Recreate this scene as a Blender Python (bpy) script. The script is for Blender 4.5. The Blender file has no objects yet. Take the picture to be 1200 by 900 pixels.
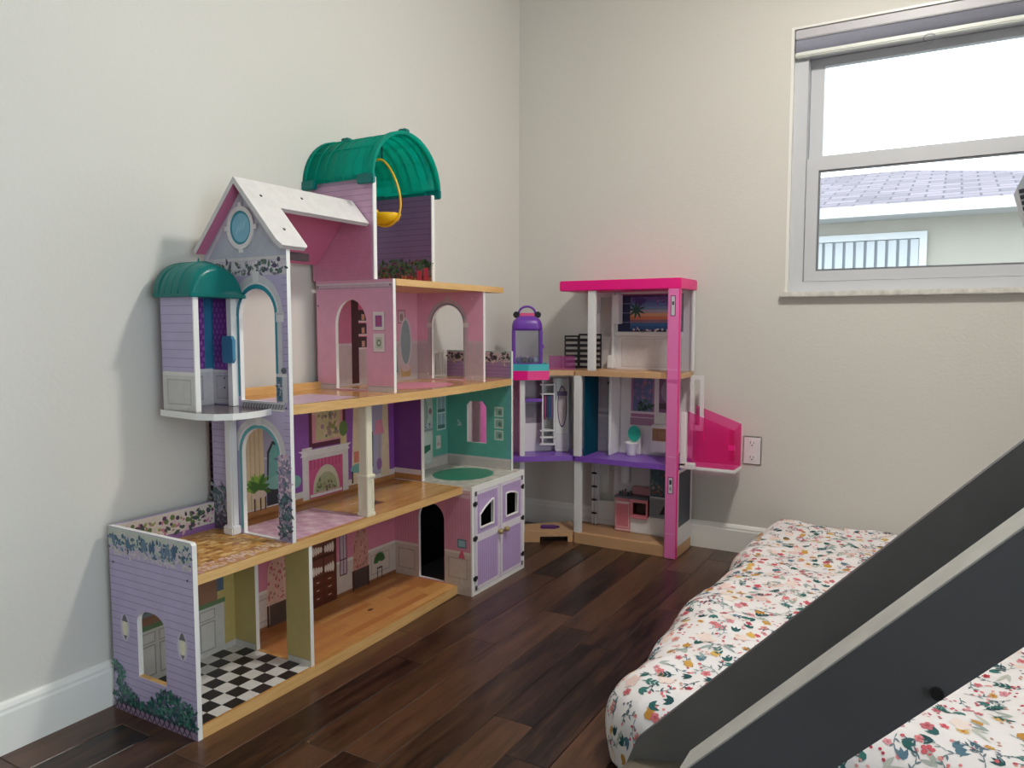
import bpy, bmesh, math, random
from mathutils import Vector, Matrix
from mathutils.geometry import tessellate_polygon

# ------------------------------------------------------------------ camera, world, light
scene = bpy.context.scene
COL = scene.collection
PI = math.pi

cam_data = bpy.data.cameras.new('camera')
cam_data.sensor_width = 36.0
cam_data.lens = 885.0 / 1200.0 * 36.0
cam_data.clip_start = 0.02
cam = bpy.data.objects.new('camera', cam_data)
COL.objects.link(cam)
CAM_PITCH = math.atan(69 / 885.0)
cam.location = (1.755, -3.105, 0.93)
cam.rotation_euler = (PI / 2 - CAM_PITCH, 0, math.radians(30.0))
scene.camera = cam

world = bpy.data.worlds.new('overcast_sky')
scene.world = world
world.use_nodes = True
bgn = world.node_tree.nodes['Background']
bgn.inputs[0].default_value = (0.86, 0.93, 1.0, 1)
bgn.inputs[1].default_value = 4.2

LAMP_POS = (1.60, -1.22, 2.36)
LAMP_STRENGTH = 152.0

# daylight sampling guide in the window opening (a portal gives no light of its own)
pl = bpy.data.lights.new('window_portal', 'AREA')
pl.shape = 'RECTANGLE'
pl.size, pl.size_y = 1.4, 0.95
pl.cycles.is_portal = True
po = bpy.data.objects.new('window_portal', pl)
po.location = (1.90, 0.16, 1.55)
po.rotation_euler = (-PI / 2, 0, 0)
COL.objects.link(po)

# same guide for the fill window added in the right wall, unseen beyond the frame
pl2 = bpy.data.lights.new('window_portal', 'AREA')
pl2.shape = 'RECTANGLE'
pl2.size, pl2.size_y = 2.15, 2.15
pl2.cycles.is_portal = True
po2 = bpy.data.objects.new('window_portal', pl2)
po2.location = (3.46, -3.05, 1.1)
po2.rotation_euler = (0, PI / 2, 0)
COL.objects.link(po2)

scene.view_settings.view_transform = 'Standard'
scene.view_settings.look = 'None'
scene.view_settings.gamma = 1.0
scene.view_settings.exposure = 0.22
scene.view_settings.use_curve_mapping = False

RNG = random.Random(7)

# ------------------------------------------------------------------ materials
def lin(c):
    out = []
    for v in c:
        v = v / 255.0
        out.append(v / 12.92 if v <= 0.04045 else ((v + 0.055) / 1.055) ** 2.4)
    return (out[0], out[1], out[2], 1.0)

_M = {}
def mat(key, rgb, rough=0.45, bump=0.0, bscale=200.0, var=0.0, vscale=30.0, metal=0.0, spec=0.5):
    """plain procedural material: base colour with a little noise, optional fine relief"""
    if key in _M:
        return _M[key]
    m = bpy.data.materials.new(key)
    m.use_nodes = True
    nt = m.node_tree
    b = nt.nodes['Principled BSDF']
    b.inputs['Base Color'].default_value = lin(rgb)
    b.inputs['Roughness'].default_value = rough
    b.inputs['Metallic'].default_value = metal
    b.inputs['Specular IOR Level'].default_value = spec
    tc = nt.nodes.new('ShaderNodeTexCoord')
    if var > 0:
        n = nt.nodes.new('ShaderNodeTexNoise')
        n.inputs['Scale'].default_value = vscale
        n.inputs['Detail'].default_value = 4
        nt.links.new(tc.outputs['Object'], n.inputs['Vector'])
        r = nt.nodes.new('ShaderNodeValToRGB')
        c = lin(rgb)
        r.color_ramp.elements[0].position = 0.3
        r.color_ramp.elements[1].position = 0.7
        r.color_ramp.elements[0].color = tuple(max(0, x * (1 - var)) for x in c[:3]) + (1,)
        r.color_ramp.elements[1].color = tuple(min(1, x * (1 + var)) for x in c[:3]) + (1,)
        nt.links.new(n.outputs['Fac'], r.inputs['Fac'])
        nt.links.new(r.outputs['Color'], b.inputs['Base Color'])
    if bump > 0:
        n2 = nt.nodes.new('ShaderNodeTexNoise')
        n2.inputs['Scale'].default_value = bscale
        n2.inputs['Detail'].default_value = 3
        nt.links.new(tc.outputs['Object'], n2.inputs['Vector'])
        bp = nt.nodes.new('ShaderNodeBump')
        bp.inputs['Strength'].default_value = bump
        bp.inputs['Distance'].default_value = 0.002
        nt.links.new(n2.outputs['Fac'], bp.inputs['Height'])
        nt.links.new(bp.outputs['Normal'], b.inputs['Normal'])
    _M[key] = m
    return m

def pm(rgb):
    """printed ink colour"""
    rgb = tuple(int(v) for v in rgb)
    return mat('print_%d_%d_%d' % rgb, rgb, 0.38, var=0.05, vscale=60)

def wood(key, dark, light, rough=0.2, stretch=(14, 1.2, 14), scale=6.0, rand=0.0, bump=0.05, knots=False):
    m = bpy.data.materials.new(key)
    m.use_nodes = True
    nt = m.node_tree
    b = nt.nodes['Principled BSDF']
    b.inputs['Roughness'].default_value = rough
    tc = nt.nodes.new('ShaderNodeTexCoord')
    mp = nt.nodes.new('ShaderNodeMapping')
    mp.inputs['Scale'].default_value = stretch
    nt.links.new(tc.outputs['Object'], mp.inputs['Vector'])
    info = nt.nodes.new('ShaderNodeObjectInfo')
    vec = nt.nodes.new('ShaderNodeVectorMath')
    vec.operation = 'ADD'
    sc = nt.nodes.new('ShaderNodeVectorMath')
    sc.operation = 'SCALE'
    sc.inputs['Scale'].default_value = 37.0
    comb = nt.nodes.new('ShaderNodeCombineXYZ')
    for i in range(3):
        nt.links.new(info.outputs['Random'], comb.inputs[i])
    nt.links.new(comb.outputs[0], sc.inputs[0])
    nt.links.new(mp.outputs[0], vec.inputs[0])
    nt.links.new(sc.outputs[0], vec.inputs[1])
    n1 = nt.nodes.new('ShaderNodeTexNoise')
    n1.inputs['Scale'].default_value = scale
    n1.inputs['Detail'].default_value = 8
    n1.inputs['Roughness'].default_value = 0.65
    n1.inputs['Distortion'].default_value = 0.6
    nt.links.new(vec.outputs[0], n1.inputs['Vector'])
    n2 = nt.nodes.new('ShaderNodeTexNoise')
    n2.inputs['Scale'].default_value = scale * 0.35
    n2.inputs['Detail'].default_value = 3
    nt.links.new(vec.outputs[0], n2.inputs['Vector'])
    mixv = nt.nodes.new('ShaderNodeMath')
    mixv.operation = 'MULTIPLY_ADD'
    mixv.inputs[1].default_value = 0.6
    nt.links.new(n1.outputs['Fac'], mixv.inputs[0])
    m2 = nt.nodes.new('ShaderNodeMath')
    m2.operation = 'MULTIPLY'
    m2.inputs[1].default_value = 0.4
    nt.links.new(n2.outputs['Fac'], m2.inputs[0])
    nt.links.new(m2.outputs[0], mixv.inputs[2])
    add = nt.nodes.new('ShaderNodeMath')
    add.operation = 'MULTIPLY_ADD'
    add.inputs[1].default_value = rand
    nt.links.new(info.outputs['Random'], add.inputs[0])
    sub = nt.nodes.new('ShaderNodeMath')
    sub.operation = 'SUBTRACT'
    sub.inputs[1].default_value = rand * 0.5
    nt.links.new(mixv.outputs[0], sub.inputs[0])
    nt.links.new(sub.outputs[0], add.inputs[2])
    ramp = nt.nodes.new('ShaderNodeValToRGB')
    ramp.color_ramp.elements[0].position = 0.34
    ramp.color_ramp.elements[1].position = 0.66
    ramp.color_ramp.elements[0].color = lin(dark)
    ramp.color_ramp.elements[1].color = lin(light)
    nt.links.new(add.outputs[0], ramp.inputs['Fac'])
    nt.links.new(ramp.outputs['Color'], b.inputs['Base Color'])
    bp = nt.nodes.new('ShaderNodeBump')
    bp.inputs['Strength'].default_value = bump
    bp.inputs['Distance'].default_value = 0.002
    nt.links.new(n1.outputs['Fac'], bp.inputs['Height'])
    nt.links.new(bp.outputs['Normal'], b.inputs['Normal'])
    _M[key] = m
    return m

def clear_mat(key, rgb, alpha, rough=0.08, translucent=0.0, tint=None):
    """thin coloured clear plastic / glass: tinted see-through mixed with a glossy coat"""
    m = bpy.data.materials.new(key)
    m.use_nodes = True
    nt = m.node_tree
    for n in list(nt.nodes):
        nt.nodes.remove(n)
    out = nt.nodes.new('ShaderNodeOutputMaterial')
    tr = nt.nodes.new('ShaderNodeBsdfTransparent')
    tr.inputs[0].default_value = lin(tint or rgb)
    b = nt.nodes.new('ShaderNodeBsdfPrincipled')
    b.inputs['Base Color'].default_value = lin(rgb)
    b.inputs['Roughness'].default_value = rough
    body = b
    if translucent > 0:
        t = nt.nodes.new('ShaderNodeBsdfTranslucent')
        t.inputs[0].default_value = lin(rgb)
        mx0 = nt.nodes.new('ShaderNodeMixShader')
        mx0.inputs[0].default_value = translucent
        nt.links.new(b.outputs[0], mx0.inputs[1])
        nt.links.new(t.outputs[0], mx0.inputs[2])
        body = mx0
    mx = nt.nodes.new('ShaderNodeMixShader')
    mx.inputs[0].default_value = alpha
    nt.links.new(tr.outputs[0], mx.inputs[1])
    nt.links.new(body.outputs[0], mx.inputs[2])
    nt.links.new(mx.outputs[0], out.inputs[0])
    _M[key] = m
    return m

def glass_mat():
    m = bpy.data.materials.new('window_glass')
    m.use_nodes = True
    nt = m.node_tree
    for n in list(nt.nodes):
        nt.nodes.remove(n)
    out = nt.nodes.new('ShaderNodeOutputMaterial')
    tr = nt.nodes.new('ShaderNodeBsdfTransparent')
    tr.inputs[0].default_value = (0.95, 0.98, 0.98, 1)
    gl = nt.nodes.new('ShaderNodeBsdfGlossy')
    gl.inputs['Roughness'].default_value = 0.02
    fr = nt.nodes.new('ShaderNodeFresnel')
    fr.inputs[0].default_value = 1.45
    mx = nt.nodes.new('ShaderNodeMixShader')
    nt.links.new(fr.outputs[0], mx.inputs[0])
    nt.links.new(tr.outputs[0], mx.inputs[1])
    nt.links.new(gl.outputs[0], mx.inputs[2])
    nt.links.new(mx.outputs[0], out.inputs[0])
    return m

def emit_mat(key, rgb, strength):
    m = bpy.data.materials.new(key)
    m.use_nodes = True
    nt = m.node_tree
    b = nt.nodes['Principled BSDF']
    b.inputs['Base Color'].default_value = (0.8, 0.8, 0.8, 1)
    b.inputs['Emission Color'].default_value = lin(rgb)
    b.inputs['Emission Strength'].default_value = strength
    return m

# ------------------------------------------------------------------ object helpers
def finish(name, verts, faces, mats, midx, parent=None, smooth=False):
    me = bpy.data.meshes.new(name)
    me.from_pydata([tuple(v) for v in verts], [], faces)
    for m in mats:
        me.materials.append(m)
    if midx:
        me.polygons.foreach_set('material_index', midx)
    if smooth:
        me.polygons.foreach_set('use_smooth', [True] * len(me.polygons))
    me.update()
    o = bpy.data.objects.new(name, me)
    COL.objects.link(o)
    if parent is not None:
        attach(o, parent)
    return o

def world_of(o):
    mw = o.matrix_basis.copy()
    if o.parent is not None:
        mw = world_of(o.parent) @ o.matrix_parent_inverse @ mw
    return mw

def attach(o, parent):
    o.parent = parent
    o.matrix_parent_inverse = world_of(parent).inverted()

def thing(name, label, cat, loc, group=None):
    o = bpy.data.objects.new(name, None)
    o.empty_display_size = 0.05
    o.location = loc
    COL.objects.link(o)
    return tag(o, label, cat, group)

def tag(o, label, cat, group=None):
    o['label'] = label
    o['category'] = cat
    if group:
        o['group'] = group
    return o

def struct(o):
    o['kind'] = 'structure'
    return o

class MB:
    """collects shapes for ONE mesh object"""
    def __init__(self, T=None):
        self.v, self.f, self.mi, self.mats = [], [], [], []
        self.T = T
    def m(self, material):
        if material not in self.mats:
            self.mats.append(material)
        return self.mats.index(material)
    def add(self, verts, faces, material):
        o = len(self.v)
        if self.T is not None:
            verts = [self.T @ Vector(p) for p in verts]
        self.v += [tuple(p) for p in verts]
        k = self.m(material)
        for f in faces:
            self.f.append(tuple(i + o for i in f))
            self.mi.append(k)
        return self
    def box(self, x0, x1, y0, y1, z0, z1, material):
        v = [(x0, y0, z0), (x1, y0, z0), (x1, y1, z0), (x0, y1, z0), (x0, y0, z1), (x1, y0, z1), (x1, y1, z1), (x0, y1, z1)]
        f = [(0, 3, 2, 1), (4, 5, 6, 7), (0, 1, 5, 4), (1, 2, 6, 5), (2, 3, 7, 6), (3, 0, 4, 7)]
        return self.add(v, f, material)
    def bbox(self, x0, x1, y0, y1, z0, z1, material, b=0.002):
        """box with chamfered edges"""
        bm = bmesh.new()
        bmesh.ops.create_cube(bm, size=1)
        for vv in bm.verts:
            vv.co = Vector(((x0 + x1) / 2 + vv.co.x * (x1 - x0), (y0 + y1) / 2 + vv.co.y * (y1 - y0), (z0 + z1) / 2 + vv.co.z * (z1 - z0)))
        bmesh.ops.bevel(bm, geom=list(bm.edges), offset=b, segments=2, affect='EDGES')
        bm.verts.index_update()
        self.add([tuple(p.co) for p in bm.verts], [[q.index for q in fc.verts] for fc in bm.faces], material)
        bm.free()
        return self
    def plate(self, axis, a0, a1, outer, holes, mats):
        """flat panel with cut-outs. mats = (face at a0, face at a1, edges)"""
        loops = [outer] + list(holes)
        pts = [p for l in loops for p in l]
        tris = tessellate_polygon([[Vector((p[0], p[1], 0)) for p in l] for l in loops])
        def P(p, a):
            if axis == 'x':
                return (a, p[0], p[1])
            if axis == 'y':
                return (p[0], a, p[1])
            return (p[0], p[1], a)
        self.add([P(p, a0) for p in pts], [tuple(t) for t in tris], mats[0])
        self.add([P(p, a1) for p in pts], [tuple(t) for t in tris], mats[1])
        for l in loops:
            n = len(l)
            vs = [P(p, a0) for p in l] + [P(p, a1) for p in l]
            self.add(vs, [(i, (i + 1) % n, n + (i + 1) % n, n + i) for i in range(n)], mats[2])
        return self
    def cyl(self, p0, p1, r, material, n=16, r1=None):
        p0, p1 = Vector(p0), Vector(p1)
        r1 = r if r1 is None else r1
        d = (p1 - p0).normalized()
        a = d.orthogonal().normalized()
        b = d.cross(a)
        vs = []
        for p, rr in ((p0, r), (p1, r1)):
            for i in range(n):
                t = 2 * PI * i / n
                vs.append(p + a * math.cos(t) * rr + b * math.sin(t) * rr)
        f = [(i, (i + 1) % n, n + (i + 1) % n, n + i) for i in range(n)]
        f += [tuple(range(n))[::-1], tuple(range(n, 2 * n))]
        return self.add(vs, f, material)
    def tube(self, pts, r, material, n=8, closed=False):
        pts = [Vector(p) for p in pts]
        k = len(pts)
        vs = []
        prev = None
        for i in range(k):
            if closed:
                d = pts[(i + 1) % k] - pts[i - 1]
            else:
                d = pts[min(i + 1, k - 1)] - pts[max(i - 1, 0)]
            d.normalize()
            if prev is None:
                a = d.orthogonal().normalized()
            else:
                a = (prev - d * prev.dot(d)).normalized()
            prev = a
            b = d.cross(a)
            for j in range(n):
                t = 2 * PI * j / n
                vs.append(pts[i] + a * math.cos(t) * r + b * math.sin(t) * r)
        f = []
        for i in range(k if closed else k - 1):
            i2 = (i + 1) % k
            for j in range(n):
                f.append((i * n + j, i * n + (j + 1) % n, i2 * n + (j + 1) % n, i2 * n + j))
        if not closed:
            f += [tuple(range(n))[::-1], tuple(range((k - 1) * n, k * n))]
        return self.add(vs, f, material)
    def lathe(self, c, prof, material, n=20, a0=0, a1=2 * PI):
        """prof: list of (radius, z) about the vertical through c"""
        full = abs(a1 - a0 - 2 * PI) < 1e-6
        m = n if full else n + 1
        vs = []
        for r, z in prof:
            for i in range(m):
                t = a0 + (a1 - a0) * i / n
                vs.append((c[0] + r * math.cos(t), c[1] + r * math.sin(t), c[2] + z))
        f = []
        for k in range(len(prof) - 1):
            for i in range(n):
                i2 = (i + 1) % m
                f.append((k * m + i, k * m + i2, (k + 1) * m + i2, (k + 1) * m + i))
        return self.add(vs, f, material)
    def build(self, name, parent=None, smooth=False):
        return finish(name, self.v, self.f, self.mats, self.mi, parent, smooth)

# ------------------------------------------------------------------ printed pictures: flat inked shapes lying on a panel
class Art:
    def __init__(self):
        self.items = []
    def poly(self, pts, c):
        self.items.append((list(pts), c))
        return self
    def rect(self, a, b, c, d, col):
        """from (a,b) to (c,d)"""
        return self.poly([(a, b), (c, b), (c, d), (a, d)], col)
    def ell(self, cx, cy, rx, ry, col, n=14, a0=0.0, a1=2 * PI):
        full = abs(a1 - a0 - 2 * PI) < 1e-6
        k = n if full else n + 1
        return self.poly([(cx + rx * math.cos(a0 + (a1 - a0) * i / n), cy + ry * math.sin(a0 + (a1 - a0) * i / n)) for i in range(k)], col)
    def band(self, cx, cy, rx0, ry0, rx1, ry1, col, a0=0.0, a1=PI, n=14):
        for i in range(n):
            t, u = a0 + (a1 - a0) * i / n, a0 + (a1 - a0) * (i + 1) / n
            self.poly([(cx + rx0 * math.cos(t), cy + ry0 * math.sin(t)), (cx + rx1 * math.cos(t), cy + ry1 * math.sin(t)),
                       (cx + rx1 * math.cos(u), cy + ry1 * math.sin(u)), (cx + rx0 * math.cos(u), cy + ry0 * math.sin(u))], col)
        return self
    def leaf(self, cx, cy, l, w, ang, col):
        c, s = math.cos(ang), math.sin(ang)
        pts = []
        for t, k in ((0, 0), (0.3, 1), (0.65, 0.8), (1, 0), (0.65, -0.8), (0.3, -1)):
            a, b = l * t, w * 0.5 * k
            pts.append((cx + a * c - b * s, cy + a * s + b * c))
        return self.poly(pts, col)
    def scatter(self, a, b, c, d, n, cols, size, rnd, leafy=0.5, ragged=0.0):
        for i in range(n):
            x = rnd.uniform(a, c)
            y = rnd.uniform(b, d + ragged * rnd.random())
            col = rnd.choice(cols)
            s = size * rnd.uniform(0.6, 1.3)
            if rnd.random() < leafy:
                self.leaf(x, y, s * 1.8, s * 0.8, rnd.uniform(0, 2 * PI), col)
            else:
                self.ell(x, y, s * 0.55, s * 0.55, col, 6)
        return self
    def hlines(self, a, c, z0, z1, step, col, w=0.0016, holes=()):
        z = z0
        while z < z1:
            segs = [(a, c)]
            for (h0, h1, hz0, hz1) in holes:
                if hz0 <= z <= hz1:
                    new = []
                    for s0, s1 in segs:
                        if h1 <= s0 or h0 >= s1:
                            new.append((s0, s1))
                        else:
                            if s0 < h0:
                                new.append((s0, h0))
                            if h1 < s1:
                                new.append((h1, s1))
                    segs = new
            for s0, s1 in segs:
                self.rect(s0, z, s1, z + w, col)
            z += step
        return self
    def frame(self, a, b, c, d, fw, fcol, incol):
        self.rect(a, b, c, d, fcol)
        return self.rect(a + fw, b + fw, c - fw, d - fw, incol)
    def put(self, name, parent, axis, a, sign, T=None):
        mb = MB(T)
        for i, (pts, col) in enumerate(self.items):
            h = a + sign * (0.0003 + i * 1.1e-6)
            if axis == 'x':
                vs = [(h, p[0], p[1]) for p in pts]
            elif axis == 'y':
                vs = [(p[0], h, p[1]) for p in pts]
            else:
                vs = [(p[0], p[1], h) for p in pts]
            mb.add(vs, [tuple(range(len(vs)))], pm(col))
        return mb.build(name, parent)

def put_split(art, name, parent, axis, a, sign):
    """prints that lie apart from one another become prints of their own"""
    bb = []
    for pts, col in art.items:
        bb.append([min(p[0] for p in pts), min(p[1] for p in pts), max(p[0] for p in pts), max(p[1] for p in pts)])
    par = list(range(len(bb)))
    def find(i):
        while par[i] != i:
            i = par[i]
        return i
    for i in range(len(bb)):
        for j in range(i):
            p, q = bb[i], bb[j]
            if p[0] <= q[2] + 5e-4 and q[0] <= p[2] + 5e-4 and p[1] <= q[3] + 5e-4 and q[1] <= p[3] + 5e-4:
                par[find(i)] = find(j)
    groups = {}
    for i in range(len(bb)):
        groups.setdefault(find(i), []).append(i)
    for g in groups.values():
        b2 = Art()
        b2.items = [art.items[i] for i in g]
        b2.put(name, parent, axis, a, sign)

def arch(x0, x1, zb, zs, zt, n=12):
    pts = [(x0, zb), (x1, zb), (x1, zs)]
    cx, r = (x0 + x1) / 2, (x1 - x0) / 2
    for i in range(1, n):
        t = PI * i / n
        pts.append((cx + r * math.cos(t), zs + (zt - zs) * math.sin(t)))
    pts.append((x0, zs))
    return pts

def rectp(a, b, c, d):
    return [(a, b), (c, b), (c, d), (a, d)]

# shared materials
WHITE = mat('white_edge', (240, 240, 238), 0.4)
LILAC = mat('lilac_print_board', (184, 172, 206), 0.4, var=0.04, vscale=25)
PINK = mat('pink_print_board', (226, 170, 196), 0.4, var=0.05, vscale=20)
PURPLE = mat('purple_print_board', (118, 62, 142), 0.4, var=0.06, vscale=25)
TEALW = mat('teal_print_board', (98, 176, 160), 0.4, var=0.06, vscale=20)
OLIVE = mat('olive_print_board', (194, 176, 116), 0.4, var=0.05, vscale=20)
ROSE = mat('rose_print_board', (218, 152, 176), 0.4, var=0.05, vscale=20)
PARCH = mat('pale_roof_board', (222, 219, 218), 0.5, var=0.05, vscale=40)
DARK = mat('shaded_inside_board', (26, 26, 30), 0.6)  # near-black colour standing in for shade inside the wardrobe box
HONEY = wood('honey_laminate', (178, 118, 58), (222, 172, 104), 0.16, (16, 1.5, 16), 7, 0.1, 0.01)
HONEYEDGE = wood('pale_pine_edge', (206, 158, 96), (232, 192, 132), 0.4, (20, 1.2, 20), 7, 0.05, 0.02)
WALNUT = wood('dark_walnut_plank', (24, 14, 11), (94, 64, 46), 0.3, (13, 1.3, 13), 5.0, 0.24, 0.12)
PLASTICW = mat('white_plastic', (232, 232, 232), 0.35)
HOTPINK = mat('hot_pink_plastic', (244, 24, 138), 0.3)
MIDPINK = mat('orchid_pink_plastic', (236, 124, 190), 0.35)
VIOLET = mat('violet_plastic', (132, 84, 190), 0.3)
TAN = mat('tan_plastic', (206, 164, 122), 0.4, var=0.04, vscale=15)
BLACKP = mat('black_plastic', (20, 20, 24), 0.35)
METAL = mat('steel_hinge', (70, 72, 74), 0.35, metal=0.8)
GOLD = mat('brass_knob', (176, 158, 108), 0.35, metal=0.5)
TEALROOF = clear_mat('teal_translucent_plastic', (22, 206, 190), 0.84, 0.25, 0.75, (60, 220, 205))
TEALDOME = clear_mat('dark_teal_plastic', (0, 128, 124), 0.97, 0.3, 0.2)
CLEARPINK = clear_mat('clear_hot_pink', (255, 84, 182), 0.26, 0.15, 0.55, (255, 208, 236))
CLEARORCHID = clear_mat('clear_orchid', (226, 130, 200), 0.2, 0.15, 0.4, (246, 212, 238))
CLEARTEAL = clear_mat('clear_blue_teal', (20, 110, 140), 0.6, 0.12, 0.3)
CLEAR = clear_mat('clear_plastic', (240, 240, 244), 0.07, 0.08)
GLASS = glass_mat()

# ================================================================== THE ROOM
RX, RY, RZ = 3.3, -4.3, 2.45
WALLM = mat('wall_paint', (217, 215, 209), 0.6, bump=0.35, bscale=90, var=0.012, vscale=2.0)
CEILM = mat('ceiling_paint', (236, 234, 228), 0.8, bump=0.2, bscale=120)
TRIMM = mat('trim_paint', (240, 240, 236), 0.35, var=0.01, vscale=4)
VINYL = mat('window_vinyl', (206, 208, 214), 0.4)
MARBLE = mat('marble_sill', (214, 212, 206), 0.25, var=0.16, vscale=40)
GROUT = mat('floor_gap', (14, 9, 8), 0.8)
SUB = mat('subfloor', (30, 22, 18), 0.9)

fl = MB().box(-0.15, RX + 0.15, RY - 0.15, 0.15, -0.12, -0.012, SUB).build('floor')
struct(fl)
# floor planks, each its own board
PW = 0.105
row = 0
rf = random.Random(21)
x = 0.01 - PW
known = {5: [-1.274], 8: [-1.62], 6: [-0.968, -1.915]}
i = -1
while x < RX:
    ends = [0.0]
    fixed = known.get(i, [])
    y = -rf.uniform(0.15, 0.7)
    pts = []
    while y > RY:
        if all(abs(y - k) > 0.33 for k in fixed):
            pts.append(y)
        y -= rf.uniform(0.55, 1.15)
    ends = [0.0] + sorted(pts + fixed, reverse=True) + [RY]
    x0, x1 = max(x, 0.0) + 0.0006, min(x + PW, RX) - 0.0006
    if x1 - x0 > 0.01:
        for a, b in zip(ends[1:], ends[:-1]):
            mb = MB()
            h = 0.0
            e = 0.0012
            ya, yb = a + 0.0005, b - 0.0005
            vs = [(x0, ya, -0.012), (x1, ya, -0.012), (x1, yb, -0.012), (x0, yb, -0.012),
                  (x0, ya, -e), (x1, ya, -e), (x1, yb, -e), (x0, yb, -e),
                  (x0 + e, ya + e, 0), (x1 - e, ya + e, 0), (x1 - e, yb - e, 0), (x0 + e, yb - e, 0)]
            fs = [(0, 3, 2, 1), (0, 1, 5, 4), (1, 2, 6, 5), (2, 3, 7, 6), (3, 0, 4, 7),
                  (4, 5, 9, 8), (5, 6, 10, 9), (6, 7, 11, 10), (7, 4, 8, 11), (8, 9, 10, 11)]
            mb.add(vs, fs, WALNUT)
            mb.build('plank', fl)
    x += PW
    i += 1

struct(MB().box(-0.14, 0, RY - 0.14, 0.14, -0.012, RZ, WALLM).build('wall_left'))
WX0, WX1, WZ0, WZ1 = 1.197, 2.62, 1.055, 2.052
struct(MB().plate('y', 0.0, 0.16, rectp(0, -0.012, RX, RZ), [rectp(WX0, WZ0, WX1, WZ1)], (WALLM, WALLM, WALLM)).build('wall_back'))
struct(MB().plate('x', RX, RX + 0.14, rectp(RY - 0.14, -0.012, 0.14, RZ), [rectp(-4.1, 0.06, -2.0, 2.15)], (WALLM, WALLM, WALLM)).build('wall_right'))
fill_win = bpy.data.objects.new('fill_window', None)  # unseen window, added to fill the left wall with daylight
fill_win.location = (RX, -3.05, 0.06)
COL.objects.link(fill_win)
struct(fill_win)
mb = MB().plate('x', RX + 0.02, RX + 0.12, rectp(-4.099, 0.061, -2.001, 2.149), [rectp(-4.04, 0.12, -3.08, 2.09), rectp(-3.02, 0.12, -2.06, 2.09)], (VINYL, VINYL, VINYL))
mb.build('frame', fill_win)
for ya in (-4.045, -3.025):
    MB().box(RX + 0.07, RX + 0.074, ya, ya + 0.97, 0.115, 2.095, GLASS).build('pane', fill_win)
struct(MB().box(0, RX, RY - 0.14, RY, -0.012, RZ, WALLM).build('wall_front'))
struct(MB().box(-0.14, RX + 0.14, RY - 0.14, 0.16, RZ, RZ + 0.12, CEILM).build('ceiling'))

def baseboard(name, pts_fn, l0, l1):
    prof = [(0, 0), (0.015, 0), (0.015, 0.088), (0.0125, 0.094), (0.0125, 0.100), (0.008, 0.108), (0.004, 0.112), (0, 0.112)]
    n = len(prof)
    vs = [pts_fn(p, l0) for p in prof] + [pts_fn(p, l1) for p in prof]
    fs = [(k, (k + 1) % n, n + (k + 1) % n, n + k) for k in range(n)] + [tuple(range(n))[::-1], tuple(range(n, 2 * n))]
    return struct(MB().add(vs, fs, TRIMM).build(name))
baseboard('baseboard_left', lambda p, l: (p[0], l, p[1]), RY, 0.0)
baseboard('baseboard_back', lambda p, l: (l, -p[0], p[1]), 0.015, RX)
baseboard('baseboard_right', lambda p, l: (RX - p[0], l, p[1]), -2.0, -0.015)
baseboard('baseboard_front', lambda p, l: (l, RY + p[0], p[1]), 0.015, RX - 0.015)

# ---- window: vinyl single-hung, marble sill
win = bpy.data.objects.new('window_1', None)
win.location = (1.9, 0.0, WZ0)
COL.objects.link(win)
struct(win)
mb = MB()
FY0, FY1 = 0.035, 0.13
mb.plate('y', FY0 - 0.005, FY1, rectp(WX0 + 0.001, WZ0 + 0.001, WX1 - 0.001, WZ1 - 0.001), [rectp(1.252, 1.098, 2.565, 1.955)], (VINYL, VINYL, VINYL))
mb.build('frame', win)
# white jamb liner that stands a little proud of the wall
mb = MB()
mb.plate('y', -0.004, FY0, rectp(WX0 - 0.004, WZ0, WX1 + 0.004, WZ1 + 0.003), [rectp(WX0 + 0.007, WZ0 + 0.004, WX1 - 0.007, WZ1 - 0.005)], (TRIMM, TRIMM, TRIMM))
mb.build('jamb_liner', win)
mb = MB()
mb.plate('y', 0.085, 0.118, rectp(1.254, 1.55, 2.563, 1.953), [rectp(1.303, 1.585, 2.515, 1.922)], (VINYL, VINYL, VINYL))
up = mb.build('upper_sash', win)
MB().box(1.298, 2.52, 0.101, 0.105, 1.58, 1.927, GLASS).build('pane', up)
mb = MB()
mb.plate('y', 0.042, 0.078, rectp(1.254, 1.100, 2.563, 1.568), [rectp(1.297, 1.139, 2.52, 1.522)], (VINYL, VINYL, VINYL))
for xx in (1.49, 1.985):
    mb.bbox(xx - 0.018, xx + 0.018, 0.046, 0.072, 1.566, 1.578, VINYL, 0.003)
lo = mb.build('lower_sash', win)
mb = MB()
mb.plate('y', 0.047, 0.06, rectp(1.297, 1.139, 2.52, 1.522), [rectp(1.304, 1.146, 2.513, 1.515)], (mat('grey_gasket', (120, 124, 130), 0.5),) * 3)
mb.build('gasket', lo)
MB().box(1.299, 2.518, 0.062, 0.066, 1.141, 1.52, GLASS).build('pane', lo)
mb = MB().bbox(WX0 - 0.02, WX1 + 0.02, -0.028, 0.034, 1.036, 1.058, MARBLE, 0.004)
mb.build('sill', win)

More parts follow.
